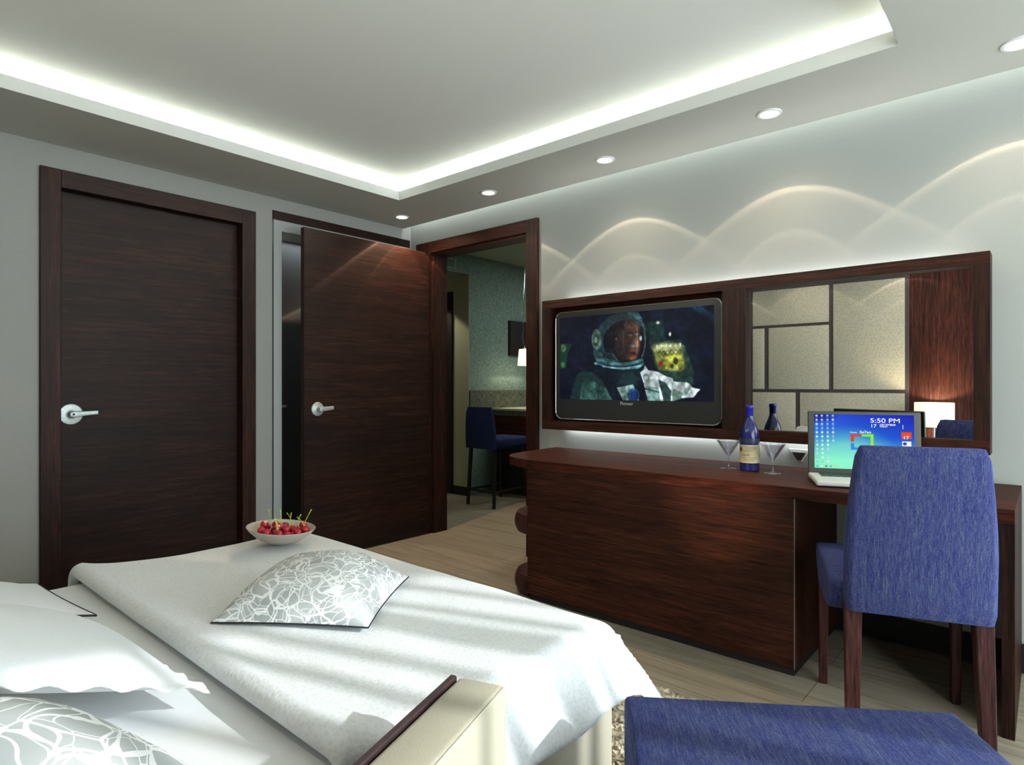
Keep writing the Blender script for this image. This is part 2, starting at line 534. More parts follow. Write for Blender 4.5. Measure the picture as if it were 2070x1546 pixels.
o = (1.29, YA, 0)
d1 = thing('door_1', 'closed dark wood door in a full frame, left of the open one', 'door', o, kind='structure')
b = BM()
fr = .085
box(b, (0.748, YA - .022, 0), (0.748 + fr, YA + .075, 2.167), .002, 1); box(b, (1.827 - fr, YA - .022, 0), (1.827, YA + .075, 2.167), .002, 1)
put('frame_post', b, M_WZ, d1, o)
put('frame_head', bx((0.748 + fr, YA - .022, 2.078), (1.827 - fr, YA + .075, 2.167), .002, 1), M_WX, d1, o)
lf = put('door_leaf', bx((0.748 + fr, YA + .05, .006), (1.827 - fr, YA + .095, 2.078)), M_WX, d1, o)
handle(lf, .888, YA + .05, .951, o)

# ---------------- door 2: leaf swung open into the room, in the doorway of the desk wall
o = (3.04, 3.0, 0)
d2 = thing('door_2', 'dark wood door standing open at the doorway beside the desk', 'door', o, kind='structure')
for y0, y1 in ((2.444, 2.535), (3.466, 3.619)):
    b = bx((3.04, y0, 0), (XB, y1, 2.160), .002, 1)
    if y0 < 3: box(b, (XB, 2.53, 0), (3.20, 2.553, 2.085))
    else: box(b, (XB, 3.447, 0), (3.20, 3.47, 2.085))
    put('frame_post', b, M_WZ, d2, o)
b = bx((3.04, 2.535, 2.078), (XB, 3.466, 2.160), .002, 1); box(b, (XB, 2.553, 2.064), (3.20, 3.447, 2.085))
put('frame_head', b, M_WY, d2, o)
lf = put('door_leaf', bx((2.018, 3.460, .008), (3.032, 3.500, 2.074), .0015, 1), M_WX, d2, o)
handle(lf, 2.108, 3.460, .949, o, .044, .088, False)

# ---------------- door 3: grey door set back in a niche with a wooden head strip
o = (2.48, YA, 0)
d3 = thing('door_3', 'grey door set back in the wall behind the open dark door', 'door', o, kind='structure')
put('head_strip', bx((1.943, YA - .006, 2.151), (3.052, YA + .002, 2.207)), M_WX, d3, o)
b = BM(); box(b, (1.952, YA - .004, 0), (2.005, YA + .004, 2.149)); box(b, (2.95, YA - .004, 0), (3.03, YA + .004, 2.149)); box(b, (2.005, YA - .004, 2.0825), (2.95, YA + .004, 2.149))
put('frame', b, M_FRAMEGREY, d3, o)
put('shadow_gap', bx((1.943, YA - .001, 0), (1.950, YA + .0005, 2.151)), M_BLACK, d3, o)
lf = put('door_leaf', bx((2.005, YA + .24, 0), (2.95, YA + .28, 2.0825)), M_GREYDOOR, d3, o)
b = lathe_y([(0, 0), (.02, 0), (.02, .008), (.008, .01), (.008, .04), (0, .04)], (2.085, YA + .24, .955)); box(b, (2.08, YA + .195, .947), (2.15, YA + .207, .963), .003)
put('door_handle', b, M_STEEL, lf, o, True)

# ---------------- downlights
for k, yv in enumerate((3.452, 2.612, 1.769, 0.926, 0.083)):
    lab = ['small round ceiling spotlight nearest the corner of the two door walls', 'round ceiling spotlight above the right post of the doorway',
           'round ceiling spotlight above the television', 'round ceiling spotlight above the mirror', 'large round ceiling spotlight cut by the right edge of the photo'][k]
    o = (2.772, yv, ZS)
    t = thing('ceiling_downlight', lab, 'light', o, group='downlights along the soffit over the desk')
    put('rim', lathe(BM(), [(.036, -.001), (.040, -.006), (.050, -.005), (.052, 0), (.036, 0)], 32, o), M_CEIL, t, o, True)
    put('lens', lathe(BM(), [(0, -.003), (.0365, -.003), (.0365, 0)], 32, o), M_LENS, t, o, True)

# ---------------- desk
o = (2.75, 1.1, 0)
desk = thing('desk', 'long dark wood desk with a rounded end under the television', 'desk', o)
XD = 2.443
outline = [(XD, .082), (XD - .004, 1.98)]
for k in range(1, 9):
    a = k / 8
    # rounded tip sweeping from the front edge to the wall side
    p0, p1, p2 = Vector((XD - .004, 1.98)), Vector((2.455, 2.235)), Vector((2.62, 2.275))
    q = p0 * (1 - a) ** 2 + p1 * 2 * a * (1 - a) + p2 * a * a
    outline.append((q.x, q.y))
outline += [(2.80, 2.298), (2.984, 2.306), (XB - .003, 2.306), (XB - .003, .082)]
b = BM()
loft(b, [[Vector((x, y, .671)) for x, y in outline], [Vector((x, y, .715)) for x, y in outline]])
put('desk_top', b, M_WTOP, desk, o)
put('pedestal', bx((XD, .724, .032), (XB - .013, 2.026, .671)), M_WY, desk, o)
put('toe_kick', bx((XD + .012, .730, 0), (XB - .014, 2.020, .032)), M_TOE, desk, o)
b = bx((XD - .002, .722, .032), (XD + .0005, .7255, .671)); put('edge_band', b, plain('edge_band', (.16, .13, .12, 1), .4), desk, o)
put('end_panel', bx((XD + .012, .082, 0), (XB - .003, .114, .671)), M_WZ, desk, o)
for zc in (.375, .063):
    b = BM()
    prof = [(0, -.062), (.150, -.062), (.183, -.048), (.195, -.02), (.197, 0), (.195, .02), (.183, .048), (.150, .062), (0, .062)]
    lathe(b, prof, 40, (2.635, 2.02, zc))
    bmesh.ops.bisect_plane(b, geom=b.verts[:] + b.edges[:] + b.faces[:], plane_co=(2.8, 2.0262, 0), plane_no=(0, -1, 0), clear_outer=True)
    put('end_shelf', b, M_WLEG, desk, o, True)

# ---------------- wall unit: frame with television bay and mirror
XF, XFB = 2.92, 3.03
o = (2.975, 1.24, .836)
fu = thing('wall_frame', 'wide dark wood wall frame holding television and mirror above the desk', 'wall frame', o)
FY0, FY1, FZ0, FZ1 = .170, 2.308, .836, 1.604
put('top_rail', bx((XF, FY0, 1.556), (XFB, FY1, FZ1)), M_WY, fu, o)
put('bottom_rail', bx((XF, FY0, FZ0), (XFB, FY1, .888)), M_WY, fu, o)
put('end_stile', bx((XF, FY0, .888), (XFB, .220, 1.556)), M_WZ, fu, o)
put('end_stile', bx((XF, 2.251, .888), (XFB, FY1, 1.556)), M_WZ, fu, o)
put('divider', bx((XF, 1.085, .888), (XFB, 1.199, 1.556)), M_WZ, fu, o)
put('back_board', bx((2.985, 1.199, .888), (3.0, 2.251, 1.556)), M_WY, fu, o)
put('mirror', bx((2.955, .220, .888), (2.962, 1.085, 1.556)), M_MIRROR, fu, o)
put('bracket', bx((XFB, .6, 1.05), (XB - .001, 1.9, 1.35)), M_TOE, fu, o)

# television
o = (2.96, 1.71, .90)
tv = thing('television', 'flat television with chrome rim showing a helmeted astronaut, in the wall frame', 'television', o)
yc, zc, W, Hh = (2.221 + 1.207) / 2, 1.2145, 1.014, .628
prof = rrect(W, Hh, .045, 6)
def tvring(s, x): return [Vector((x, yc + p[0] * (1 - (1 - s) * .04), zc + p[1] * (1 - (1 - s) * .06))) for p in prof]
b = BM(); loft(b, [tvring(.3, 2.982), tvring(1, 2.965), tvring(1, 2.944), tvring(.85, 2.940)])
put('casing', b, M_TVBODY, tv, o, True)
b = BM(); loop_tube(b, [Vector((2.9415, yc + p[0], zc + p[1])) for p in prof], .0032)
put('chrome_rim', b, M_CHROME, tv, o, True)

def raster_screen(name, nu, nv, fn, img, mat, parent):
    """flat lit screen; img (nv, nu, 3) in display colour, row 0 at the top"""
    me = bpy.data.meshes.new(name)
    verts = [fn(i / (nu - 1), 1 - j / (nv - 1)) for j in range(nv) for i in range(nu)]
    faces = [(j * nu + i, j * nu + i + 1, (j + 1) * nu + i + 1, (j + 1) * nu + i) for j in range(nv - 1) for i in range(nu - 1)]
    me.from_pydata(verts, [], faces)
    at = me.color_attributes.new('picture', 'FLOAT_COLOR', 'POINT')
    a = img.astype(np.float64) / 255.0
    a = np.where(a <= .04045, a / 12.92, ((a + .055) / 1.055) ** 2.4)
    buf = np.ones((nu * nv, 4), np.float32); buf[:, :3] = a.reshape(-1, 3)
    at.data.foreach_set('color', buf.ravel())
    me.materials.append(mat)
    return link(bpy.data.objects.new(name, me), parent)

class Paint:
    def __init__(s, nu, nv, bg, quad):
        s.nu, s.nv = nu, nv
        s.im = np.zeros((nv, nu, 3)) + np.array(bg, float)
        u, v = np.meshgrid(np.linspace(0, 1, nu), np.linspace(0, 1, nv))
        # perspective-free layout: coordinates of the drawing, bilinear on its quad (TL, TR, BL, BR)
        TL, TR, BL, BR = [np.array(q, float) for q in quad]
        uw = u * quad_w(TL, TR, BL, BR) / (1 - u + u * quad_w(TL, TR, BL, BR)) if True else u
        s.x = (TL[0] * (1 - uw) + TR[0] * uw) * (1 - v) + (BL[0] * (1 - uw) + BR[0] * uw) * v
        s.y = (TL[1] * (1 - uw) + TR[1] * uw) * (1 - v) + (BL[1] * (1 - uw) + BR[1] * uw) * v
    def mix(s, m, c): s.im = s.im * (1 - m[..., None]) + np.array(c, float) * m[..., None]
    def ell(s, cx, cy, rx, ry, c, soft=.12, rot=0, a=1.0):
        dx, dy = s.x - cx, s.y - cy
        ca, sa = math.cos(rot), math.sin(rot)
        d = np.sqrt(((dx * ca + dy * sa) / rx) ** 2 + ((-dx * sa + dy * ca) / ry) ** 2)
        s.mix(np.clip((1 - d) / soft + .5, 0, 1) * a, c)
    def ring(s, cx, cy, rx, ry, wd, c, a=1.0, ymin=-1e9, ymax=1e9):
        d = np.sqrt(((s.x - cx) / rx) ** 2 + ((s.y - cy) / ry) ** 2)
        s.mix(np.clip(1 - np.abs(d - 1) / wd, 0, 1) * a * ((s.y > ymin) & (s.y < ymax)), c)
    def poly(s, pts, c, a=1.0):
        ins = np.zeros(s.x.shape, bool)
        n = len(pts)
        for k in range(n):
            x0, y0 = pts[k]; x1, y1 = pts[(k + 1) % n]
            if y0 == y1: continue
            cond = ((s.y >= min(y0, y1)) & (s.y < max(y0, y1)))
            xi = x0 + (s.y - y0) * (x1 - x0) / (y1 - y0)
            ins ^= cond & (s.x < xi)
        s.mix(ins * a, c)
    def blur(s, n=1):
        for _ in range(n):
            p = np.pad(s.im, ((1, 1), (1, 1), (0, 0)), 'edge')
            s.im = (p[:-2, 1:-1] + p[2:, 1:-1] + p[1:-1, :-2] + p[1:-1, 2:] + 4 * s.im) / 8

def quad_w(TL, TR, BL, BR):
    """ratio that spaces the columns of a drawing made in perspective"""
    return (BL[1] - TL[1]) / (BR[1] - TR[1])

P = Paint(440, 226, (13, 17, 34), [(258, 302), (1792, 195), (258, 1114), (1795, 1140)])
P.poly([(1540, 205), (1660, 200), (1800, 290), (1800, 350), (1700, 300)], (24, 48, 70), .8)
P.poly([(1150, 220), (1300, 210), (1600, 420), (1700, 900), (1600, 980), (1200, 560)], (16, 24, 40), .8)
P.poly([(255, 560), (375, 565), (330, 660), (318, 800), (255, 806)], (30, 70, 48))
P.ell(290, 600, 26, 40, (110, 160, 110)); P.ell(285, 700, 22, 30, (20, 45, 35)); P.ell(288, 770, 22, 32, (100, 170, 100))
P.poly([(1140, 350), (1295, 345), (1315, 530), (1160, 550)], (24, 50, 48))
P.poly([(1160, 550), (1460, 525), (1510, 600), (1600, 850), (1590, 990), (1320, 910), (1220, 800)], (38, 62, 52))
P.poly([(1195, 590), (1470, 562), (1510, 800), (1490, 840), (1260, 830), (1225, 740)], (120, 122, 60))
P.blur(6)
P.ell(1340, 610, 130, 45, (205, 205, 140), .9); P.ell(1400, 740, 90, 70, (165, 160, 60), .9)
for k in range(6):
    P.ell(1235 + 46 * k, 597 - 3 * k, 8, 20, (235, 235, 190), .5)
    P.ring(1262 + 40 * k, 668 - 4 * k, 15, 22, .45, (60, 66, 30))
P.ell(1272, 765, 21, 26, (205, 60, 40), .4); P.ell(1330, 800, 9, 20, (200, 180, 60)); P.ell(1420, 740, 26, 34, (60, 66, 40)); P.ell(1385, 790, 18, 22, (50, 56, 36)); P.ell(1435, 800, 8, 18, (210, 205, 130))
P.ell(1243, 362, 17, 15, (225, 228, 180), .5); P.ell(1364, 475, 11, 22, (225, 225, 205), .5)
# suit
P.poly([(350, 1140), (400, 960), (430, 870), (480, 838), (560, 836), (690, 920), (800, 1070), (820, 1140)], (34, 62, 64))
P.poly([(455, 1140), (480, 960), (560, 910), (640, 960), (640, 1140)], (76, 128, 116))
P.poly([(655, 1000), (720, 980), (810, 1140), (650, 1140)], (64, 112, 102))
P.poly([(590, 770), (700, 800), (1100, 790), (1090, 960), (1060, 1140), (800, 1140), (690, 930), (600, 860)], (15, 23, 33))
P.ell(960, 900, 110, 80, (30, 52, 56), .9)
P.poly([(835, 1000), (1000, 968), (1065, 1140), (905, 1140)], (150, 182, 168))
P.ell(1003, 1075, 60, 68, (40, 78, 132)); P.ell(1015, 1080, 38, 48, (28, 52, 104))
P.poly([(1070, 850), (1105, 820), (1115, 775), (1150, 828), (1240, 842), (1330, 892), (1390, 905), (1400, 940), (1540, 952), (1590, 1000), (1662, 1018), (1625, 1060), (1600, 1095), (1480, 1105), (1360, 1140), (1150, 1140), (1105, 960)], (222, 230, 226))
P.poly([(1120, 985), (1250, 1000), (1270, 1140), (1150, 1140)], (128, 158, 150))
P.poly([(1250, 925), (1320, 950), (1380, 1040), (1370, 1140), (1305, 1140)], (46, 70, 70))
P.poly([(1400, 1010), (1500, 1060), (1470, 1110), (1390, 1140), (1385, 1060)], (110, 138, 120))
P.poly([(1115, 1000), (1260, 1040), (1262, 1055), (1115, 1020)], (60, 80, 80)); P.ring(1130, 905, 26, 30, .3, (120, 140, 140))
P.poly([(1510, 1000), (1560, 1010), (1530, 1080), (1490, 1080)], (150, 170, 165))
# helmet, visor, face
P.ell(890, 520, 262, 262, (40, 74, 78), .05)
P.poly([(940, 250), (1050, 255), (1090, 320), (900, 330)], (70, 108, 106), .8)
P.ell(925, 540, 232, 226, (14, 19, 30), .05)
P.ring(925, 540, 220, 218, .035, (130, 165, 165), .8, -1e9, 420)
P.ring(905, 545, 215, 216, .03, (110, 140, 140), .5, 380, 600)
P.ell(935, 520, 120, 180, (62, 42, 36), .35)
P.ell(985, 530, 82, 182, (122, 80, 58), .5)
P.ell(1000, 395, 52, 40, (150, 104, 74), .9)
P.poly([(1028, 480), (1040, 500), (1060, 590), (1040, 600), (1010, 590)], (165, 112, 80), .9)
P.ell(965, 465, 34, 14, (46, 36, 40), .7, .15); P.ell(1035, 452, 18, 10, (50, 40, 40), .7)
P.ell(968, 480, 22, 10, (150, 170, 190), .7); P.ell(1036, 472, 12, 9, (150, 170, 190), .7)
P.ell(985, 590, 30, 14, (140, 160, 175), .8)
P.ell(990, 660, 36, 18, (70, 26, 24), .5); P.ell(985, 700, 48, 26, (160, 92, 56), .8)
P.ell(900, 600, 60, 120, (52, 38, 34), .8, 0, .7)
P.ell(1040, 520, 8, 110, (225, 180, 150), .8, 0, .5)
P.ell(830, 512, 10, 12, (220, 225, 220), .5); P.ell(1074, 512, 12, 24, (225, 235, 235), .5)
P.ring(1010, 520, 110, 240, .07, (120, 150, 150), .8, 330, 700)
P.ell(630, 520, 50, 108, (112, 142, 124), .1); P.ell(625, 522, 30, 66, (70, 92, 80), .15); P.ell(622, 525, 16, 30, (150, 175, 150), .4)
P.poly([(600, 600), (660, 640), (800, 660), (860, 740), (640, 760), (600, 690)], (62, 98, 96))
P.poly([(680, 640), (790, 670), (840, 740), (700, 700)], (24, 40, 44))
P.poly([(620, 700), (760, 745), (900, 752), (1020, 735), (1095, 705), (1110, 770), (1060, 810), (900, 825), (760, 808), (640, 770)], (92, 150, 152))
P.poly([(640, 735), (760, 775), (900, 785), (1030, 765), (1105, 735), (1105, 752), (1030, 785), (900, 803), (760, 792), (640, 752)], (28, 60, 70))
P.poly([(690, 780), (800, 795), (930, 800), (1080, 775), (1080, 790), (930, 815), (800, 810), (690, 795)], (168, 218, 222))
P.ell(622, 758, 16, 16, (220, 228, 222), .5)
P.ell(880, 470, 120, 260, (30, 24, 26), .9, 0, .55)
rng = np.random.RandomState(4)
def soft_noise(n, k):
    a_ = rng.rand(P.nv // n + 3, P.nu // n + 3)
    ii = np.arange(P.nv)[:, None] / n; jj = np.arange(P.nu)[None, :] / n
    i0, j0 = ii.astype(int), jj.astype(int); fi, fj = ii - i0, jj - j0
    v_ = a_[i0, j0] * (1 - fi) * (1 - fj) + a_[i0 + 1, j0] * fi * (1 - fj) + a_[i0, j0 + 1] * (1 - fi) * fj + a_[i0 + 1, j0 + 1] * fi * fj
    return 1 + (v_[..., None] - .5) * k
P.im = P.im * soft_noise(7, .7) * soft_noise(19, .5) * soft_noise(3, .3)
gx = np.clip((P.x - 500) / 700, 0, 1)[..., None]
P.im = np.where(P.im.sum(2, keepdims=True) > 150, P.im * (.62 + .38 * gx), P.im)
P.blur(2)
P.im = np.clip(P.im * np.array((.84, .88, .90)), 0, 240)
sy = lambda u: 2.186 + (1.246 - 2.186) * u
sz = lambda v: 1.017 + (1.494 - 1.017) * v
raster_screen('screen', 440, 226, lambda u, v: Vector((2.9385 - o[0], sy(u) - o[1], sz(v) - o[2])), P.im, screen_mat('tv_picture', 1.0), tv)
text_mesh('logo', 'Pioneer', .026, plain('logo_silver', (.6, .6, .6, 1), .3), tv, lambda c: Vector((2.9385 - c.z - o[0], 1.778 - c.x - o[1], .990 + c.y - o[2])))

# ---------------- wall socket
o = (XB, .886, .77)
t = thing('wall_socket', 'black wall socket with white tapered surround above the desk', 'socket', o)
tp = [(.045, .030), (-.045, .030), (-.012, -.028), (.012, -.028)]
b = BM(); loft(b, [[Vector((XB, .886 + y, .77 + z)) for y, z in tp], [Vector((XB - .008, .886 + y * .97, .77 + z * .97)) for y, z in tp]])
put('surround', b, M_WHITE, t, o)
tp = [(.031, .014), (-.031, .014), (-.008, -.023), (.008, -.023)]
b = BM(); loft(b, [[Vector((XB - .008, .886 + y, .77 + z)) for y, z in tp], [Vector((XB - .010, .886 + y, .77 + z)) for y, z in tp]])
put('socket_face', b, M_BLACK, t, o)

# ---------------- bottle and glasses
ZT = .715
o = (2.800, 1.022, ZT)
bt = thing('wine_bottle', 'dark blue wine bottle with cream label between two cocktail glasses', 'bottle', o)
prof = [(0, .012), (.03, .006), (.038, 0), (.0425, .004), (.0425, .150), (.0415, .162), (.036, .185), (.027, .208), (.019, .228), (.0150, .245), (.0145, .272), (0, .273)]
put('glass_body', lathe(BM(), prof, 40, o), M_BOTTLE, bt, o, True)
put('capsule', lathe(BM(), [(.0148, .245), (.0156, .247), (.0156, .277), (.0172, .279), (.0172, .291), (.015, .294), (0, .294)], 32, o), M_CAP, bt, o, True)
def cyl_patch(r, a0, a1, z0, z1, n=28):
    bm = BM()
    grid_mesh(bm, n, 2, lambda u, v: Vector((o[0] + r * math.cos(a0 + (a1 - a0) * u), o[1] + r * math.sin(a0 + (a1 - a0) * u), o[2] + z0 + (z1 - z0) * v)))
    return bm
AC = math.atan2(-o[1], -o[0])      # side of the bottle that faces the room
lb = put('label', cyl_patch(.0429, AC - 1.75, AC + 1.75, .037, .118), M_LABEL, bt, o, True)
def on_label(a, z): return lambda c: Vector((.0432 * math.cos(AC + a + c.x / .0432), .0432 * math.sin(AC + a + c.x / .0432), z + c.y))
text_mesh('label_text', 'nault.', .019, M_INK, lb, on_label(-.85, .068), 0)
text_mesh('label_text', 'Cr. Mounon', .0095, M_REDINK, lb, on_label(-.35, .103), 0)
for z_, a0, a1 in ((.097, -.3, .6), (.090, -.7, .3), (.060, -.8, .7), (.054, -.6, .6), (.049, -.7, .4), (.044, -.4, .5)):
    put('small_print', cyl_patch(.0432, AC + a0, AC + a1, z_, z_ + .0014, 10), M_INK, lb, o)
put('red_seal', cyl_patch(.0432, AC - 1.15, AC - .82, .088, .106, 6), M_REDINK, lb, o)
put('neck_band', cyl_patch(.0428, AC - 2.2, AC + 2.2, .126, .146), plain('neck_band', (.03, .04, .10, 1), .35), bt, o, True)

def martini(o, lab, rot):
    t = thing('cocktail_glass', lab, 'glass', o, group='cocktail glasses on the desk')
    bw = lathe(BM(), [(0, .062), (.006, .064), (.0515, .1290), (.0525, .1300), (.0535, .1290), (.008, .0605), (.0035, .058), (0, .0575)], 36, o)
    put('bowl', bw, M_GLASS, t, o, True)
    put('stem', lathe(BM(), [(0, .0575), (.0042, .0575), (.0034, .052), (.0030, .03), (.0036, .014), (.006, .0095), (0, .0095)], 16, o), M_GLASS, t, o, True)
    put('foot', lathe(BM(), [(0, .0095), (.006, .0095), (.012, .005), (.034, .0022), (.0355, .001), (.034, 0), (0, .0005)], 32, o), M_GLASS, t, o, True)
martini((2.80, 1.118, ZT), 'empty cocktail glass standing left of the blue bottle', 0)
martini((2.765, .909, ZT), 'empty cocktail glass standing between blue bottle and laptop', 0)

# ---------------- laptop (local x to its right, y towards its back)
ux = Vector((.374, -.927)).normalized()
rz = math.atan2(ux.y, ux.x)
o = (2.735, .757, ZT)
lp = thing('laptop', 'open laptop with blue desktop screen on the desk behind the chair', 'laptop', o, rz)
LW = .405
put('base', bx((0, -.245, .004), (LW, .0, .024), .007, 3), M_LAPBASE, lp)
b = BM(); box(b, (.035, -.115, .0238), (LW - .035, -.02, .0248))
kb = put('keyboard', b, plain('keyboard_bed', (.35, .35, .33, 1), .5), lp)
b = BM()
for r in range(4):
    for c in range(14):
        box(b, (.037 + c * .0237, -.113 + r * .0235, .0248), (.037 + c * .0237 + .021, -.113 + r * .0235 + .0205, .0262))
put('keys', b, M_KEY, kb)
put('touchpad', bx((.15, -.215, .0238), (.25, -.135, .0246)), M_WHITE, lp)
b = bx((.13, -.249, .003), (.23, -.240, .018), .003); put('latch', b, M_WHITE, lp)
lid = BM(); box(lid, (0, 0, 0), (LW, .012, .255), .004, 2)
tilt = Matrix.Rotation(math.radians(-3), 4, 'X'); off = Vector((0, -.006, .022))
def lidT(p): return (tilt @ Vector(p)) + off
for v in lid.verts: v.co = lidT(v.co)
ld = put('lid', lid, M_LAPTOP, lp)
put('hinge', tube(BM(), [(.05, .002, .022), (LW - .05, .002, .022)], .006), M_BLACK, lp)
DX0, DX1, DZ0, DZ1 = .024, LW - .024, .022, .243
ASP = (DX1 - DX0) / (DZ1 - DZ0)
Q = Paint(320, 200, (0, 0, 0), [(312, 288), (1742, 318), (300, 1165), (1742, 1215)])
yy = np.clip((Q.y - 300) / 880, 0, 1)[..., None]; xx = np.clip((Q.x - 300) / 1440, 0, 1)[..., None]
top_c = np.array((40, 80, 215.)) * (1 - xx) + np.array((5, 20, 160.)) * xx
mid_c = np.array((30, 120, 190.)) * (1 - xx) + np.array((10, 70, 200.)) * xx
bot_c = np.array((110, 225, 175.)) * (1 - xx) + np.array((120, 200, 215.)) * xx
Q.im = np.where(yy < .45, top_c + (mid_c - top_c) * (yy / .45), mid_c + (bot_c - mid_c) * np.clip((yy - .45) / .4, 0, 1))
Q.ell(780, 950, 520, 330, (150, 245, 200), .9, 0, .55); Q.ell(310, 320, 260, 90, (8, 20, 110), .9, 0, .8)
Q.blur(8)
random.seed(3)
for cx_, n in ((345, 13), (422, 12), (503, 12), (582, 7)):
    for r in range(n):
        y_ = 315 + r * 68
        Q.ell(cx_, y_, 17, 16, random.choice([(225, 235, 245), (190, 205, 225), (225, 225, 200), (150, 180, 220)]), .5)
        Q.ell(cx_, y_ + 30, 24, 4, (170, 200, 230), .8, 0, .6)
for k, c in enumerate(((60, 200, 120), (230, 240, 235), (120, 90, 80), (90, 160, 170), (225, 190, 60))):
    Q.ell(340 + 66 * k, 1138, 16, 14, c, .5)
def frame4(c, pts): Q.poly(pts, c)
frame4((205, 62, 30), [(835, 620), (995, 620), (995, 655), (885, 655), (885, 740), (835, 740)])
frame4((125, 225, 30), [(1000, 620), (1165, 622), (1165, 770), (1118, 770), (1118, 660), (1000, 655)])
frame4((45, 130, 205), [(835, 765), (885, 765), (885, 830), (995, 832), (995, 872), (835, 870)])
frame4((240, 200, 40), [(1000, 832), (1118, 834), (1118, 775), (1165, 775), (1165, 874), (1000, 872)])
frame4((215, 70, 30), [(1560, 578), (1702, 582), (1702, 698), (1560, 694)])
frame4((228, 232, 236), [(1572, 735), (1700, 738), (1700, 830), (1572, 828)]); Q.ell(1608, 775, 28, 26, (40, 70, 150))
Q.poly([(1562, 575), (1700, 579), (1700, 592), (1562, 590)], (150, 40, 20))
Q.blur(1)
disp = raster_screen('display', 320, 200, lambda u, v: lidT((DX0 + (DX1 - DX0) * u, -.0006, DZ0 + (DZ1 - DZ0) * v)), Q.im, screen_mat('laptop_picture', 1.0), ld)
M_GLOW = emit('screen_text_white', (1, 1, 1, 1), 1.0)
def on_disp(px, py, wx=1.0):
    u = (px - 312) / 1430; v = 1 - (py - 290) / 885
    x0, z0_ = DX0 + (DX1 - DX0) * u, DZ0 + (DZ1 - DZ0) * v
    return lambda c: lidT((x0 + c.x * wx, -.0012, z0_ + c.y))
for body, px, py, size, wx in (('5:50 PM', 1125, 415, .0250, 1.30), ('17', 1128, 495, .0195, 1.15), ('DECEMBER', 1262, 462, .0100, 1.15), ('FRIDAY', 1265, 490, .0075, 1.1), ('Windows', 835, 588, .0068, .95), ('Se7en', 975, 592, .0150, 1.15), ('17', 1582, 672, .0180, 1.2), ('|', 1578, 495, .018, 1.0)):
    text_mesh('screen_text', body, size, M_GLOW, ld, on_disp(px, py, wx), 0)

# ---------------- desk chair (local y = facing direction, local x = sitter's right)
o = (2.545, .44, 0)
rzc = math.atan2(-.94, .34)
ch = thing('desk_chair', 'blue upholstered chair with dark wooden legs pushed up to the desk', 'chair', o, rzc)
def taper_leg(x0, y0, z0_, w0, x1, y1, w1, d0=None, d1=None):
    bm = BM(); d0 = d0 or w0; d1 = d1 or w1
    loft(bm, [[Vector((x0 + sx * w0 / 2, y0 + sy_ * d0 / 2, z0_)) for sx, sy_ in ((-1, -1), (1, -1), (1, 1), (-1, 1))],
              [Vector((x1 + sx * w1 / 2, y1 + sy_ * d1 / 2, 0)) for sx, sy_ in ((-1, -1), (1, -1), (1, 1), (-1, 1))]])
    es = [e for e in bm.edges]
    bmesh.ops.bevel(bm, geom=es, offset=.003, segments=1, affect='EDGES')
    return bm
for s in (-1, 1):
    put('leg', taper_leg(s * .164, -.405, .45, .048, s * .170 + (.004 if s > 0 else .002), -.43, .034), M_WLEG, ch)
    put('leg', taper_leg(s * .205, -.005, .43, .036, s * .205, 0, .026), M_WLEG, ch)
# seat: side profile extruded with rounded edges
prof = [(-.40, .398), (-.30, .385), (-.20, .380), (-.11, .388), (-.04, .408), (.012, .440), (.040, .475), (.046, .497), (.036, .511), (.01, .518), (-.12, .520), (-.30, .515), (-.40, .505)]
rings = []
for x, s in ((-.232, .90), (-.226, .965), (-.212, 1.0), (0, 1.01), (.212, 1.0), (.226, .965), (.232, .90)):
    cyy, czz = -.18, .45
    rings.append([Vector((x, cyy + (y - cyy) * s, czz + (z - czz) * s)) for y, z in prof])
b = BM(); loft(b, rings)
for v in b.verts: v.co.x = v.co.x * .915 - .018
st = put('seat', b, M_DENIM, ch, (0, 0, 0), 'all')
st.modifiers.new('Subdiv', 'SUBSURF').render_levels = 2
# backrest
def bw(z):   # half width
    t = (z - .424) / .496
    return .190 + .002 * t - .030 * max(0, (t - .35) / .65) ** 1.6
rings = []
N = 16
for k in range(N + 1):
    t = k / N
    z = .424 + .496 * t
    hw = bw(z)
    yc_ = -.425 - .012 * math.sin(t * PI) * 0 - .045 * t ** 1.3
    th = .034 * (1 - .25 * t)
    if k == N: hw -= .008; th *= .55
    if k == 0: hw -= .004; th *= .8
    ring = []
    for (px, py) in rrect(2 * hw, 2 * th, min(.022, th * .8), 4):
        bow = .018 * (1 - (px / hw) ** 2)
        zz = z + (.012 * (1 - (px / hw) ** 2) if k >= N - 1 else 0)
        ring.append(Vector((px, yc_ + py - bow, zz)))
    rings.append(ring)
b = BM(); loft(b, rings)
put('backrest', b, M_DENIM, ch, (0, 0, 0), True)

# ---------------- blue ottoman
umx = Vector((.574, -.819)).normalized()
o = (1.1726, .3067, 0)
rzo = math.atan2(umx.y, umx.x)
ot = thing('ottoman', 'blue upholstered ottoman beside the foot of the bed', 'ottoman', o, rzo)
put('cushion', bx((-.325, -.18, .30), (.325, .18, .45), .012, 3), M_DENIMY, ot, (0, 0, 0), True)
put('body', bx((-.322, -.177, .08), (.322, .177, .30), .008, 2), M_DENIM, ot, (0, 0, 0), True)
for sx in (-1, 1):
    for sy_ in (-1, 1):
        put('foot', taper_leg(sx * .28, sy_ * .14, .08, .045, sx * .28, sy_ * .14, .035), M_WLEG, ot)

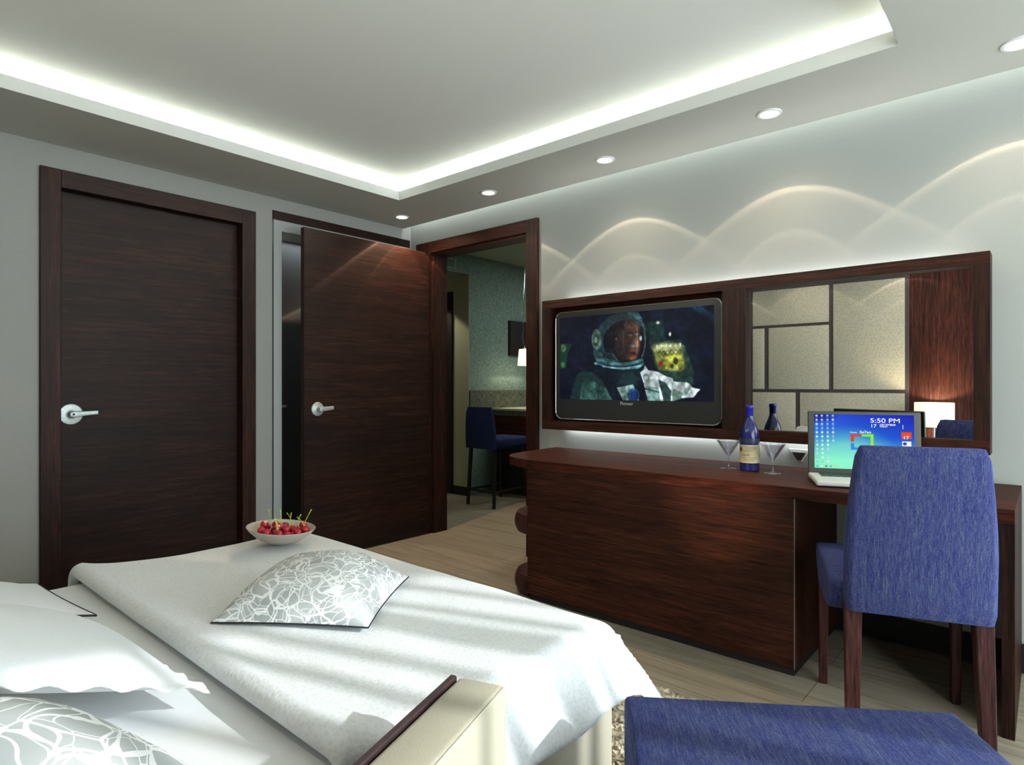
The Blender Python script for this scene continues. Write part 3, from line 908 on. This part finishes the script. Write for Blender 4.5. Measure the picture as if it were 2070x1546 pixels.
# ---------------- cream chair with its back to the bed
Ed = Vector((.735, .705)); dv = Vector((-.948, -.318)).normalized()
rzk = math.atan2(-dv.y, -dv.x)          # local x runs towards the far end, local y towards the bed
o = (Ed.x + dv.x * .27, Ed.y + dv.y * .27, 0)
ck = thing('cream_chair', 'cream upholstered low chair with dark edge strip, back turned to the bed', 'chair', o, rzk)
b = bx((-.27, -.0435, .20), (.27, .0435, .615), .012, 3)
put('backrest', b, M_CREAM, ck, (0, 0, 0), True)
b = BM(); loop_tube(b, [(-.262, -.040, .6115), (.262, -.040, .6115), (.266, -.04, .60), (.266, -.040, .22), (-.266, -.040, .22), (-.266, -.04, .60)], .0016)
put('seam', b, plain('cream_seam', (.45, .42, .33, 1), .8), ck)
put('edge_strip', bx((-.27, .0435, .20), (.262, .056, .617), .002, 1), M_STRIP, ck)
put('seat', bx((-.262, -.34, .28), (.10, -.0435, .42), .02, 3), M_CREAM, ck, (0, 0, 0), True)
for x_ in (-.22, .07):
    put('leg', taper_leg(x_, -.31, .28, .045, x_, -.32, .03), M_WLEG, ck)
    put('leg', taper_leg(x_, -.02, .20, .045, x_, .0, .03), M_WLEG, ck)

# ---------------- bed
o = (.4, 1.6, 0)
bed = thing('bed', 'double bed with white sheet on a beige upholstered base', 'bed', o)
def rounded_slab(x0, x1, y0, y1, z0_, z1_, r, bev):
    pr = rrect(x1 - x0, y1 - y0, r, 8)
    c = Vector(((x0 + x1) / 2, (y0 + y1) / 2))
    bm = BM(); rings = []
    for z, s in ((z0_, 0), (z1_ - bev, 0), (z1_ - bev * .3, bev * .3), (z1_, bev)):
        rings.append([Vector((c.x + px * (1 - 2 * s / (x1 - x0)), c.y + py * (1 - 2 * s / (y1 - y0)), z)) for px, py in pr])
    loft(bm, rings)
    return bm
put('bed_base', rounded_slab(XH + .04, 1.395, .838, 2.365, .05, .335, .07, .02), M_BASEFAB, bed, o, True)
put('mattress', rounded_slab(XH + .05, 1.355, .862, 2.33, .34, .464, .06, .03), M_SHEET, bed, o, True)
for x_ in (-.45, 1.15):
    for y_ in (1.0, 2.2):
        b = BM(); lathe(b, [(0, 0), (.025, 0), (.03, .05), (0, .05)], 16, (x_, y_, 0)); put('foot', b, M_BLACK, bed, o, True)
# fitted sheet with soft undulations
def hsheet(x, y):
    return .4665 + .006 * noise.noise(Vector((x * 3.1, y * 2.3, 1.7))) + .004 * noise.noise(Vector((x * 9, y * 5, 4.2)))
b = BM()
def fsheet(u, v):
    x = XH + .06 + (.64 - XH - .06) * u
    s = -0.12 + (1.47 + .24) * v
    y = .858 + s
    z = hsheet(x, min(max(y, .87), 2.33)) + .008
    if s < 0.03:
        d = (0.03 - s); y = .858 + .03 - .03 * math.sin(min(d / .03, PI / 2)) - (.004 if d > .045 else 0); z -= .03 * (1 - math.cos(min(d / .03, PI / 2))) + max(0, d - .047)
    if s > 1.44:
        d = (s - 1.44); y = .858 + 1.44 + .03 * math.sin(min(d / .03, PI / 2)) + .004; z -= .03 * (1 - math.cos(min(d / .03, PI / 2))) + max(0, d - .047)
    return Vector((x, y, z))
grid_mesh(b, 50, 80, fsheet)
put('fitted_sheet', b, M_SHEET, bed, o, 'all')

# ---------------- coverlet
BZ = .500
def bend(s, edge, R, flare):
    """arc length s -> (position along the axis, drop)"""
    if s <= edge - R: return s, 0.0
    a = (s - (edge - R)) / R
    if a < PI / 2: return edge - R + R * math.sin(a), R * (1 - math.cos(a))
    d = s - (edge - R) - R * PI / 2
    return edge + d * flare, R + d * math.sqrt(1 - flare * flare)
BY0, BY1, BX1, BX0 = .838, 2.35, 1.375, .548
def cover(u, v):
    sx = u * 1.16 - .06           # from the rolled edge at BX0 towards the foot
    sy_ = -1.02 + 2.04 * v          # from the centre line, negative = near side
    yc_ = (BY0 + BY1) / 2
    half = (BY1 - BY0) / 2
    py, dy = bend(abs(sy_), half, .045, .42 if sy_ < 0 else .25)
    y = yc_ + math.copysign(py, sy_)
    if sx < .06:                  # rolled edge
        a = (sx + .06) / .12 * PI
        x = BX0 + .026 - .026 * math.sin(a) + (.03 if a < .2 else 0) ; z = .512 - .024 * math.cos(a); dx = 0
        x = BX0 + .030 - .030 * math.sin(a); 
        if sx > .0: x += 0
    else:
        px, dx = bend(BX0 + .03 + (sx - .06), BX1, .05, .30)
        x = px
        z = BZ + .036 * math.exp(-(sx - .06) / .10)
    lumps = .010 * noise.noise(Vector((x * 2.6, y * 2.2, .3))) + .004 * noise.noise(Vector((x * 7, y * 5, 3.3)))
    lumps += .012 * math.exp(-((x - 1.16) ** 2 + (y - 2.1) ** 2) / .05)
    k = min(1.0, max(0.0, (sx - .02) / .1))
    z += lumps * (.3 + .7 * k)
    drop = max(dx, dy) + .35 * min(dx, dy)
    z -= drop
    if dx > .03 and dy > .03: x += .25 * min(dx, dy); y += .2 * min(dx, dy) * (-1 if sy_ < 0 else 1)
    # near the rolled edge the cloth hangs lower at the sides
    if drop > .05:
        y += .005 * math.sin(x * 21) * (1 if dy > .05 else 0) * min(1, (drop - .05) / .08)
        x += .006 * math.sin(y * 17 + 1) * (1 if dx > .05 else 0) * min(1, (drop - .05) / .08)
    z += .005 * math.sin(y * 9 + 2) * (1 if dx > .06 else 0) * min(1, (dx - .06) / .05)
    return Vector((x, y, z))
# trim the sheet in arc length so the hem hangs about 0.14 below the top
def cover_trim(u, v):
    L0 = (BX1 - BX0) + .03 + .175
    uu = (u * (L0 + .06)) / 1.16
    half = (BY1 - BY0) / 2 + .160
    vv = (1.02 + (-half + 2 * half * v)) / 2.04
    return cover(uu, vv)
b = BM(); grid_mesh(b, 120, 150, cover_trim)
cv = put('coverlet', b, M_BLANKET, None, (.95, 1.6, .5), 'all')
sd = cv.modifiers.new('Solidify', 'SOLIDIFY'); sd.thickness = .006; sd.offset = -1
tag(cv, 'white quilted coverlet spread over the foot half of the bed', 'bedspread')

# ---------------- pillows and cushions
def pillow(w, h, T, nu=44, nv=44, pinch=.07, bottom=.35, flange=0.0, corner=2.0, seed=0, wave=0.0):
    """closed pillow about its centre; local x, y the plane, z the thickness"""
    bm = BM(); top = {}; bot = {}
    for i in range(nu + 1):
        for j in range(nv + 1):
            u = -1 + 2 * i / nu; v = -1 + 2 * j / nv
            ex = 1 - pinch * (1 - v * v) ** 1 * abs(u) ** 3
            ey = 1 - pinch * (1 - u * u) ** 1 * abs(v) ** 3
            x = u * w / 2 * ex; y = v * h / 2 * ey
            fu, fv = min(1, abs(u) * (1 + flange)), min(1, abs(v) * (1 + flange))
            t = max(0, (1 - fu ** 2.4)) ** .62 * max(0, (1 - fv ** 2.4)) ** .62
            n = noise.noise(Vector((x * 6 + seed, y * 6, seed * 1.3))) * .09
            edge = max(abs(u), abs(v))
            wz = wave * math.sin(26 * (u + v) + seed) * max(0, (edge - .9) / .1)
            zt = T * t * (1 + n) + .0015 + wz; zb = -T * bottom * t + wz - .0015
            vt = bm.verts.new((x, y, zt)); top[i, j] = vt
            bot[i, j] = bm.verts.new((x, y, zb))
    for i in range(nu):
        for j in range(nv):
            bm.faces.new((top[i, j], top[i + 1, j], top[i + 1, j + 1], top[i, j + 1]))
            bm.faces.new((bot[i, j], bot[i, j + 1], bot[i + 1, j + 1], bot[i + 1, j]))
    ring = [(i, 0) for i in range(nu)] + [(nu, j) for j in range(nv)] + [(i, nv) for i in range(nu, 0, -1)] + [(0, j) for j in range(nv, 0, -1)]
    for a, c in zip(ring, ring[1:] + ring[:1]):
        bm.faces.new((bot[a], bot[c], top[c], top[a]))
    edge = [((top[a].co + bot[a].co) / 2).copy() for a in ring]
    return bm, edge

def place(o, loc, rot): o.location = loc; o.rotation_euler = rot

# patterned cushion on the coverlet
cc = (.925, 1.502, .520)
cu = thing('throw_cushion', 'grey cushion with white squiggle lines lying on the coverlet', 'cushion', cc, math.atan2(-.31, .23), 'squiggle patterned cushions')
bm, edge = pillow(.392, .392, .115, pinch=.05, bottom=.05)
put('cover', bm, M_SQUIG, cu, (0, 0, 0), 'all')
b = BM(); loop_tube(b, edge, .0021); put('piping', b, M_PIPE, cu, (0, 0, 0), True)

# patterned cushion by the pillows
cc = (.10, .965, .578)
cu2 = thing('throw_cushion', 'grey cushion with white squiggle lines leaning on the white pillow', 'cushion', cc, 0, 'squiggle patterned cushions')
cu2.rotation_euler = (math.radians(6), math.radians(8), math.radians(24))
bm, edge = pillow(.46, .46, .12, pinch=.05, bottom=.35, seed=3)
put('cover', bm, M_SQUIG_LARGE, cu2, (0, 0, 0), 'all')
b = BM(); loop_tube(b, edge, .0021); put('piping', b, M_PIPE, cu2, (0, 0, 0), True)

# big white pillow leaning towards the headboard
pl = thing('pillow', 'plump white pillow with ruffled edge behind the squiggle cushion', 'pillow', (.20, 1.475, .622), 0)
pl.rotation_euler = (math.radians(-2.5), math.radians(21), math.radians(2))
bm, edge = pillow(.62, .575, .070, 56, 56, pinch=.04, bottom=.55, flange=.07, seed=5, wave=.005)
put('pillowcase', bm, M_PILLOW, pl, (0, 0, 0), 'all')
b = BM(); loop_tube(b, edge, .0014); put('hem', b, M_PILLOW, pl, (0, 0, 0), True)

pl2 = thing('pillow', 'flatter white pillow with thin dark hem, on the far side of the plump one', 'pillow', (.205, 2.045, .578), 0)
pl2.rotation_euler = (math.radians(0), math.radians(15), math.radians(5))
bm, edge = pillow(.56, .43, .032, pinch=.03, bottom=.25, flange=.08, seed=9, wave=.0)
put('pillowcase', bm, M_PILLOW, pl2, (0, 0, 0), 'all')
b = BM(); loop_tube(b, edge, .0029); put('hem', b, M_PIPE, pl2, (0, 0, 0), True)

# ---------------- fruit bowl and cherries
bo = Vector((1.150, 2.138, .522))
bl_tilt = Matrix.Rotation(math.radians(5), 4, Vector((.753, .657, 0)))
b = BM()
lathe(b, [(0, .006), (.041, .006), (.078, .022), (.109, .046), (.119, .056), (.121, .055), (.112, .043), (.081, .017), (.046, .001), (.041, 0), (0, 0)], 48)
for v in b.verts: v.co = (bl_tilt @ v.co) + bo
bowl = put('fruit_bowl', b, M_CERAMIC, None, bo, True)
tag(bowl, 'shallow cream ceramic bowl of cherries at the far corner of the bed', 'bowl')
random.seed(11)
cherry_me = None
spots = []
rgt = Vector((.6576, -.7534, 0)); fwd = Vector((.7534, .6576, 0))
for lay, n, R, z in ((0, 9, .058, .0335), (0, 5, .031, .0215), (0, 1, 0, .0205), (1, 6, .043, .052), (1, 3, .017, .047), (2, 3, .018, .069)):
    for k in range(n):
        a = 2 * PI * k / n + .37 * lay + random.uniform(-.12, .12)
        spots.append(Vector((R * math.cos(a), R * math.sin(a), z * 1.12 + random.uniform(-.001, .002))))
spots += [rgt * .084 + Vector((0, 0, .052))]
for it in range(900):
    for i_ in range(len(spots)):
        for j_ in range(i_ + 1, len(spots)):
            d_ = spots[j_] - spots[i_]
            if d_.length < .0315:
                q_ = d_.normalized() * ((.0315 - d_.length) * .5 + 1e-5)
                spots[i_] -= q_; spots[j_] += q_
        p_ = spots[i_]; rr = math.hypot(p_.x, p_.y)
        zmin = .0222 if rr < .03 else .0226 + (rr - .03) * .55
        if p_.z < zmin: p_.z = zmin
        if it < 300: p_.z -= .0002
        if rr > .088: p_.x *= .088 / rr; p_.y *= .088 / rr
first = None
for k, s in enumerate(spots):
    loc = bo + (bl_tilt @ (s + rgt * .004))
    if first is None:
        b = BM()
        prof = [(0, -.0142)] + [(.0150 * math.sin(a), -.0142 * math.cos(a)) for a in [PI * t_ / 12 for t_ in range(1, 11)]] + [(.0045, .0126), (0, .0110)]
        lathe(b, prof, 16)
        first = put('cherry', b, M_CHERRY, None, (0, 0, 0), True)
        b = BM(); tube(b, [(0, 0, .009), (.004, 0, .024), (.012, .002, .042), (.026, .006, .058)], [.0014, .0012, .0012, .0019], 6)
        stem0 = put('stem', b, M_STEM, first, (0, 0, 0), True)
        c = first; c.location = loc
    else:
        c = first.copy(); COL.objects.link(c); c.location = loc
        if k % 3 == 0:
            d = stem0.copy(); COL.objects.link(d); d.parent = c
    tag(c, 'glossy red cherry piled in the cream bowl on the bed', 'cherry', 'cherries in the bowl')
    c.rotation_euler = (random.uniform(-.5, .5), random.uniform(-.5, .5), random.uniform(0, 6.28))

# ---------------- rug
b = BM()
random.seed(5)
def frug(u, v):
    x = 1.42 + .575 * u; y = .70 + 1.5 * v
    e = min(u, 1 - u, v, 1 - v)
    z = .006 + (.016 if e > .004 else 0) + random.uniform(0, .014)
    return Vector((x + random.uniform(-.008, .008), y + random.uniform(-.008, .008), z if e > 0 else .0))
grid_mesh(b, 80, 170, frug)
rug = put('rug', b, M_RUG, None, (1.72, 1.45, 0))
tag(rug, 'shaggy beige rug under the foot of the bed', 'rug')

# ---------------- headboard wall (seen in the mirror)
o = (XH + .02, 1.66, 0)
hb = thing('headboard', 'tall headboard of cream leather panels with dark joints behind the bed', 'headboard', o)
put('backing', bx((XH + .002, .951, .1), (XH + .018, 2.42, 2.10)), plain('joint_brown', (.075, .055, .055, 1), .6), hb, o)
for (y0, y1, z0_, z1_) in ((1.607, 2.333, 1.709, 2.065), (.983, 1.569, 1.058, 2.065), (2.215, 2.333, 1.058, 1.681), (1.607, 2.172, 1.058, 1.681), (1.912, 2.333, .55, 1.025), (.983, 1.870, .55, 1.025)):
    put('leather_panel', bx((XH + .018, y0, z0_), (XH + .030, y1, z1_), .004, 2), M_LEATHER, hb, o, True)
wp = put('wood_panel', bx((XH + .002, -.05, .0), (XH + .014, .949, 2.26)), M_STRIPWOOD, None, (XH, .45, 0))
tag(wp, 'vertical dark wood wall panel behind the table lamp, seen in the mirror', 'wall panel')
o = (-.375, .64, 0)
ns = thing('nightstand', 'small dark wood nightstand beside the bed under the lamp', 'nightstand', o)
put('body', bx((XH + .03, .46, .06), (-.19, .828, .49), .003, 1), M_WY, ns, o)
put('drawer', bx((-.19, .47, .28), (-.178, .825, .48), .002, 1), M_WY, ns, o)
put('drawer', bx((-.19, .47, .07), (-.178, .825, .27), .002, 1), M_WY, ns, o)
put('plinth', bx((XH + .06, .49, 0), (-.22, .805, .06)), M_TOE, ns, o)
o = (-.41, .745, .49)
tl = thing('table_lamp', 'table lamp with glowing cream drum shade, seen in the mirror', 'lamp', o)
put('base', lathe(BM(), [(0, 0), (.075, 0), (.075, .012), (.015, .022), (0, .022)], 32, o), M_CHROME, tl, o, True)
put('stem', lathe(BM(), [(0, .02), (.010, .02), (.010, .30), (0, .30)], 16, o), M_CHROME, tl, o, True)
b = BM()
grid_mesh(b, 49, 2, lambda u, v: Vector((o[0] + .143 * math.cos(2 * PI * u), o[1] + .143 * math.sin(2 * PI * u), .745 + .205 * v)))
sh = put('lamp_shade', b, M_SHADE, tl, o, True)
sh.modifiers.new('Solidify', 'SOLIDIFY').thickness = .003

# ---------------- room beyond the doorway
Y2 = 4.34
b = BM(); box(b, (4.327, Y2, 0), (6.3, Y2 + .1, 2.45)); box(b, (XB + .12, Y2, 2.193), (4.327, Y2 + .1, 2.45)); box(b, (XB, YA + .3, 0), (XB + .12, Y2, 2.45))
box(b, (6.2, 1.2, 0), (6.3, Y2, 2.45)); box(b, (XB + .12, 1.1, 0), (6.3, 1.2, 2.45))
struct('wall_beyond', b, M_TEAL)
b = BM(); box(b, (4.322, Y2 + .0005, 0), (4.42, 6.2, 2.193)); box(b, (XB, Y2, 0), (XB + .12, 6.2, 2.193)); box(b, (XB, 6.1, 0), (4.42, 6.2, 2.193))
struct('wall_corridor', b, M_OLIVE)
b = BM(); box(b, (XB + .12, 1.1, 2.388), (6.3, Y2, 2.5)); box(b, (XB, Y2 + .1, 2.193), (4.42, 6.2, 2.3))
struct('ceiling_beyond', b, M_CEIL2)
b = BM(); box(b, (4.310, Y2 + .0, 0), (4.322, 4.565, .085)); box(b, (4.727, Y2 - .0, 0), (4.727, Y2, 0))
b.free(); b = bx((4.308, Y2, 0), (4.322, 4.565, .085)); struct('baseboard_corridor', b, M_TOE)
o = (4.30, 4.9, 0)
d4 = thing('door_4', 'dark door in the corridor beyond the doorway', 'door', o, kind='structure')
put('frame', bx((4.300, 4.565, 0), (4.3215, 5.45, 2.041)), M_TOE, d4, o)
put('door_leaf', bx((4.296, 4.66, .005), (4.300, 5.40, 1.95)), M_PICTURE, d4, o)
b = BM()
for k in range(5): box(b, (3.60, Y2 - .012, 2.238 + k * .014), (4.118, Y2 - .004, 2.246 + k * .014))
o = (3.9, Y2, 2.27)
vt = thing('air_vent', 'slatted air vent high on the green wall beyond the doorway', 'vent', o)
put('slats', b, M_TEAL, vt, o)
b = BM(); box(b, (4.118, Y2 - .014, 2.225), (4.132, Y2, 2.318)); box(b, (3.588, Y2 - .014, 2.225), (3.60, Y2, 2.318)); box(b, (3.588, Y2 - .014, 2.308), (4.132, Y2, 2.318)); box(b, (3.588, Y2 - .014, 2.222), (4.132, Y2, 2.232))
put('frame', b, M_OLIVE, vt, o)
bs = put('backsplash', bx((4.330, Y2 - .015, .86), (6.1, Y2 - .0005, 1.046)), M_GRANITE, None, (5.2, Y2, .86))
tag(bs, 'speckled stone backsplash above the bar counter in the room beyond', 'backsplash')
wpnl = thing('wall_screen', 'dark rectangular panel on the green wall behind the pendant lamp', 'panel', (5.05, Y2, 1.41))
put('face', bx((4.915, Y2 - .030, 1.419), (5.200, Y2 - .026, 1.777)), M_PICTURE, wpnl, (5.05, Y2, 1.41))
put('frame', bx((4.909, Y2 - .026, 1.413), (5.206, Y2 - .0005, 1.783)), M_TOE, wpnl, (5.05, Y2, 1.41))
o = (4.95, 3.7, 0)
bar = thing('bar_counter', 'dark wood bar counter with pale top in the room beyond', 'counter', o)
put('counter_top', bx((4.63, 2.9, .842), (5.35, Y2 - .016, .862)), M_COUNTER, bar, o)
put('apron', bx((4.66, 2.9, .79), (5.32, Y2 - .016, .842)), M_GRANITE, bar, o)
put('front_panel', bx((4.665, 2.92, .55), (4.69, Y2 - .016, .79)), M_WTOP, bar, o)
put('front_rail', bx((4.66, 2.92, .672), (4.6645, Y2 - .016, .678)), M_TOE, bar, o)
put('carcass', bx((4.69, 2.92, 0), (5.32, Y2 - .016, .79)), M_TOE, bar, o)

o = (4.26, 3.89, 0)
sl = thing('bar_stool', 'navy bar stool with slim dark legs at the bar counter', 'stool', o)
for (tx_, ty_, bx_, by_) in ((4.05, 4.035, 4.036, 4.064), (4.05, 3.735, 4.012, 3.714), (4.46, 4.035, 4.497, 4.074), (4.46, 3.745, 4.50, 3.715)):
    bm = BM()
    loft(bm, [[Vector((tx_ + a * .014, ty_ + c * .014, .53)) for a, c in ((-1, -1), (1, -1), (1, 1), (-1, 1))], [Vector((bx_ + a * .011, by_ + c * .011, 0)) for a, c in ((-1, -1), (1, -1), (1, 1), (-1, 1))]])
    put('leg', bm, M_STOOLLEG, sl, o)
b = BM(); box(b, (4.03, 3.73, .13), (4.045, 4.05, .148)); box(b, (4.03, 4.035, .13), (4.48, 4.052, .148)); box(b, (4.03, 3.725, .13), (4.48, 3.742, .148))
put('footrest', b, M_STOOLLEG, sl, o)
put('seat', bx((4.03, 3.70, .525), (4.50, 4.06, .62), .03, 4), M_STOOLFAB, sl, o, True)
rings = []
for k in range(9):
    t = k / 8; z = .525 + .375 * t
    hw = .178 - .025 * t ** 3; th = .032 * (1 - .3 * t)
    if k == 8: hw -= .01; th *= .5
    rings.append([Vector((4.025 - .02 * t + p[1], 3.885 + p[0], z)) for p in rrect(2 * hw, 2 * th, th * .8, 4)])
b = BM(); loft(b, rings)
put('backrest', b, M_STOOLFAB, sl, o, True)

o = (4.845, 4.05, 1.30)
pd = thing('pendant_lamp', 'glowing white pendant lamp hanging in the room beyond the doorway', 'lamp', o)
put('lamp_shade', lathe(BM(), [(.078, 0), (.064, .165), (.02, .170), (0, .170)], 28, (4.845, 4.05, 1.30)), M_PENDANT, pd, o, True)
put('cord', tube(BM(), [(4.845, 4.05, 1.468), (4.80, 4.05, 1.58), (4.82, 4.05, 1.68), (4.79, 4.05, 1.80), (4.83, 4.05, 2.1), (4.845, 4.05, 2.388)], .0035), M_CHROME, pd, o, True)

# ------------------------------------------------------------------ lights
def area(name, loc, rot, sx, sy_, power, col=(1, 1, 1), spread=PI):
    L = bpy.data.lights.new(name, 'AREA'); L.shape = 'RECTANGLE'; L.size = sx; L.size_y = sy_; L.energy = power; L.color = col; L.spread = spread
    o = bpy.data.objects.new(name, L); COL.objects.link(o); o.location = loc; o.rotation_euler = rot
    return o
def spot(name, loc, ang, blend, power, col, rad=.01, rot=(0, 0, 0)):
    L = bpy.data.lights.new(name, 'SPOT'); L.spot_size = ang; L.spot_blend = blend; L.energy = power; L.color = col; L.shadow_soft_size = rad
    o = bpy.data.objects.new(name, L); COL.objects.link(o); o.location = loc; o.rotation_euler = rot
    return o
COOL = (0.96, 1.0, 0.985)
UP = (PI, 0, 0)
cw = .04; PW = 34.0   # W per metre of cove strip
TI = math.radians(56); zc_ = ZS + .052
area('cove_strip_right', (CX1 + .075, (CY0 + CY1) / 2, zc_), (0, PI + TI, 0), cw, CY1 - CY0 + .1, PW * (CY1 - CY0), COOL)
area('cove_strip_left', (CX0 - .075, (CY0 + CY1) / 2, zc_), (0, PI - TI, 0), cw, CY1 - CY0 + .1, PW * (CY1 - CY0), COOL)
area('cove_strip_back', ((CX0 + CX1) / 2, CY1 + .075, zc_), (PI - TI, 0, 0), CX1 - CX0 + .1, cw, PW * (CX1 - CX0), COOL)
area('cove_strip_front', ((CX0 + CX1) / 2, CY0 - .075, zc_), (PI + TI, 0, 0), CX1 - CX0 + .1, cw, PW * (CX1 - CX0), COOL)
area('slot_strip', (3.028, (YW + YA) / 2, 2.41), (0, 0, 0), .03, YA - YW - .05, 4.5, COOL)
# strips behind the wall frame
area('frame_strip_top', (3.047, 1.24, 1.575), UP, .02, 1.95, 3.2, (1, 1, 1))
area('frame_strip_bottom', (3.047, 1.24, .862), (0, 0, 0), .02, 1.95, 3.0, (.93, .98, 1))
WARM = (1.0, 0.80, 0.58)
def photometric(name, loc, power, col):
    """downlight with a measured-style beam: two cones with bright rims and a faint halo"""
    L = bpy.data.lights.new(name, 'POINT'); L.energy = power; L.color = col; L.shadow_soft_size = .006
    L.use_nodes = True
    nt = L.node_tree
    em = nt.nodes['Emission']
    tc = nd(nt, 'ShaderNodeTexCoord')
    sp = nd(nt, 'ShaderNodeSeparateXYZ')
    nt.links.new(tc.outputs['Normal'], sp.inputs[0])
    sg = nd(nt, 'ShaderNodeMath', operation='MULTIPLY'); sg.inputs[1].default_value = LIGHT_SIGN
    nt.links.new(sp.outputs['Z'], sg.inputs[0])
    ac = nd(nt, 'ShaderNodeMath', operation='ARCCOSINE'); nt.links.new(sg.outputs[0], ac.inputs[0])
    dv_ = nd(nt, 'ShaderNodeMath', operation='DIVIDE'); dv_.inputs[1].default_value = PI / 2; nt.links.new(ac.outputs[0], dv_.inputs[0])
    g = lambda v: (v, v, v, 1)
    c = ramp(nt, dv_.outputs[0], [(a / 90, g(v)) for a, v in ((0, 1.0), (30, .80), (32.8, .86), (33.5, 1.35), (34.5, .62), (45, .50), (48.6, .52), (49.4, 1.0), (50.1, .55), (50.8, 1.7), (51.5, .34), (53.5, .16), (60, .05), (72, 0))])
    nt.links.new(c, em.inputs['Strength'])
    o = bpy.data.objects.new(name, L); COL.objects.link(o); o.location = loc
    return o
LIGHT_SIGN = -1.0
photometric('downlight_bulb', (2.772, 3.335, 2.268), 60, (1, .66, .42))
for yv in (2.612, 1.769, .926, .083):
    photometric('downlight_bulb', (2.772, yv, 2.268), 10.5, WARM)
for yv in (2.612, 1.769, .926):
    photometric('downlight_bulb', (-.31, yv, 2.268), 6, (1, .88, .72))
q = spot('desk_patch_spot', (-.31, 1.05, 2.27), math.radians(10), .9, 420, (1, .62, .42), .03)  # added spot without a fitting, makes the warm patch on the desk front
q.rotation_euler = (Vector((2.44, 1.03, .675)) - Vector((-.31, 1.05, 2.27))).to_track_quat('-Z', 'Y').to_euler()
area('niche_strip', (2.45, YA + .15, 2.078), (0, 0, 0), .8, .12, 1.8, COOL)
# daylight
S = bpy.data.lights.new('sun', 'SUN'); S.energy = 3.1; S.angle = math.radians(1.0); S.color = (.97, .99, 1.0)
so = bpy.data.objects.new('sun', S); COL.objects.link(so)
sd_ = Vector((-.37, .929, -math.tan(math.radians(26.5)))).normalized()
so.rotation_euler = sd_.to_track_quat('-Z', 'Y').to_euler()
pt = area('window_portal', ((WX0 + WX1) / 2, YW - .13, (WZ0 + WZ1) / 2), (PI / 2, 0, 0), WX1 - WX0, WZ1 - WZ0, 1.0)
pt.rotation_euler = (PI / 2, 0, 0)
pt.data.cycles.is_portal = True
# room lamps elsewhere, plus added fill for the room beyond
P1 = bpy.data.lights.new('table_lamp_bulb', 'POINT'); P1.energy = 14; P1.color = (1, .78, .5); P1.shadow_soft_size = .03
q = bpy.data.objects.new('table_lamp_bulb', P1); COL.objects.link(q); q.location = (-.41, .745, .86)
P2 = bpy.data.lights.new('pendant_bulb', 'POINT'); P2.energy = 1.6; P2.color = (1, .9, .7); P2.shadow_soft_size = .04
q = bpy.data.objects.new('pendant_bulb', P2); COL.objects.link(q); q.location = (4.845, 4.05, 1.29)
area('room_beyond_fill', (5.1, 3.0, 2.37), (0, 0, 0), .8, .8, 16, (.92, 1.0, .96))  # added unseen ceiling light that brightens the room beyond
spot('corridor_lamp', (3.95, 4.9, 2.18), math.radians(110), .2, 16, (1, .93, .7), .02)
area('counter_strip', (4.9, Y2 - .05, 1.2), (0, 0, 0), .5, .02, .22, (1, .92, .7))

# vertical blind behind the window: irregular slats that stripe the sunlight
vb = thing('vertical_blind', 'white vertical blind hanging in the window behind the viewer', 'blind', (1.6, YW + .03, WZ1))
random.seed(21)
x = 1.45; k = 0
slats = []
while x < WX1 - .05:
    wdt = random.choice([.035, .05, .04, .065, .045])
    slats.append((x, x + wdt)); x += wdt + random.choice([.075, .11, .09, .13, .10])
for x0, x1 in slats:
    put('slat', bx((x0, YW + .02, WZ0 + .02), (x1, YW + .024, WZ1 + .02)), M_WHITE, vb, (1.6, YW + .03, WZ1))
put('head_rail', bx((WX0 - .03, YW + .005, WZ1 + .02), (WX1 + .03, YW + .05, WZ1 + .06)), M_WHITE, vb, (1.6, YW + .03, WZ1))

# ------------------------------------------------------------------ world, camera, view
W_ = bpy.data.worlds.new('world'); sc.world = W_; W_.use_nodes = True
bg = W_.node_tree.nodes['Background']
bg.inputs['Color'].default_value = (.86, .955, 1.0, 1); bg.inputs['Strength'].default_value = 8.0

cam = bpy.data.cameras.new('camera'); co = bpy.data.objects.new('camera', cam); COL.objects.link(co)
FPX = 1246.66
cam.sensor_fit = 'HORIZONTAL'; cam.sensor_width = 36.0; cam.lens = 36.0 * FPX / 2070.0
cam.shift_x = 0.0; cam.shift_y = (777.96 - 773.0) / 2070.0
cam.clip_start = .02; cam.clip_end = 60
co.location = (0, 0, 1.1)
co.rotation_euler = (PI / 2, 0, -math.atan2(.7534049518, .6575568253))
sc.camera = co
vs = sc.view_settings
vs.view_transform = 'Standard'; vs.look = 'None'; vs.gamma = 1.0; vs.use_curve_mapping = False; vs.exposure = 0.19
cy = sc.cycles
cy.use_denoising = True
cy.max_bounces = 8; cy.diffuse_bounces = 5; cy.glossy_bounces = 4; cy.transmission_bounces = 8
cy.caustics_reflective = False; cy.caustics_refractive = False
cy.sample_clamp_indirect = 4.0
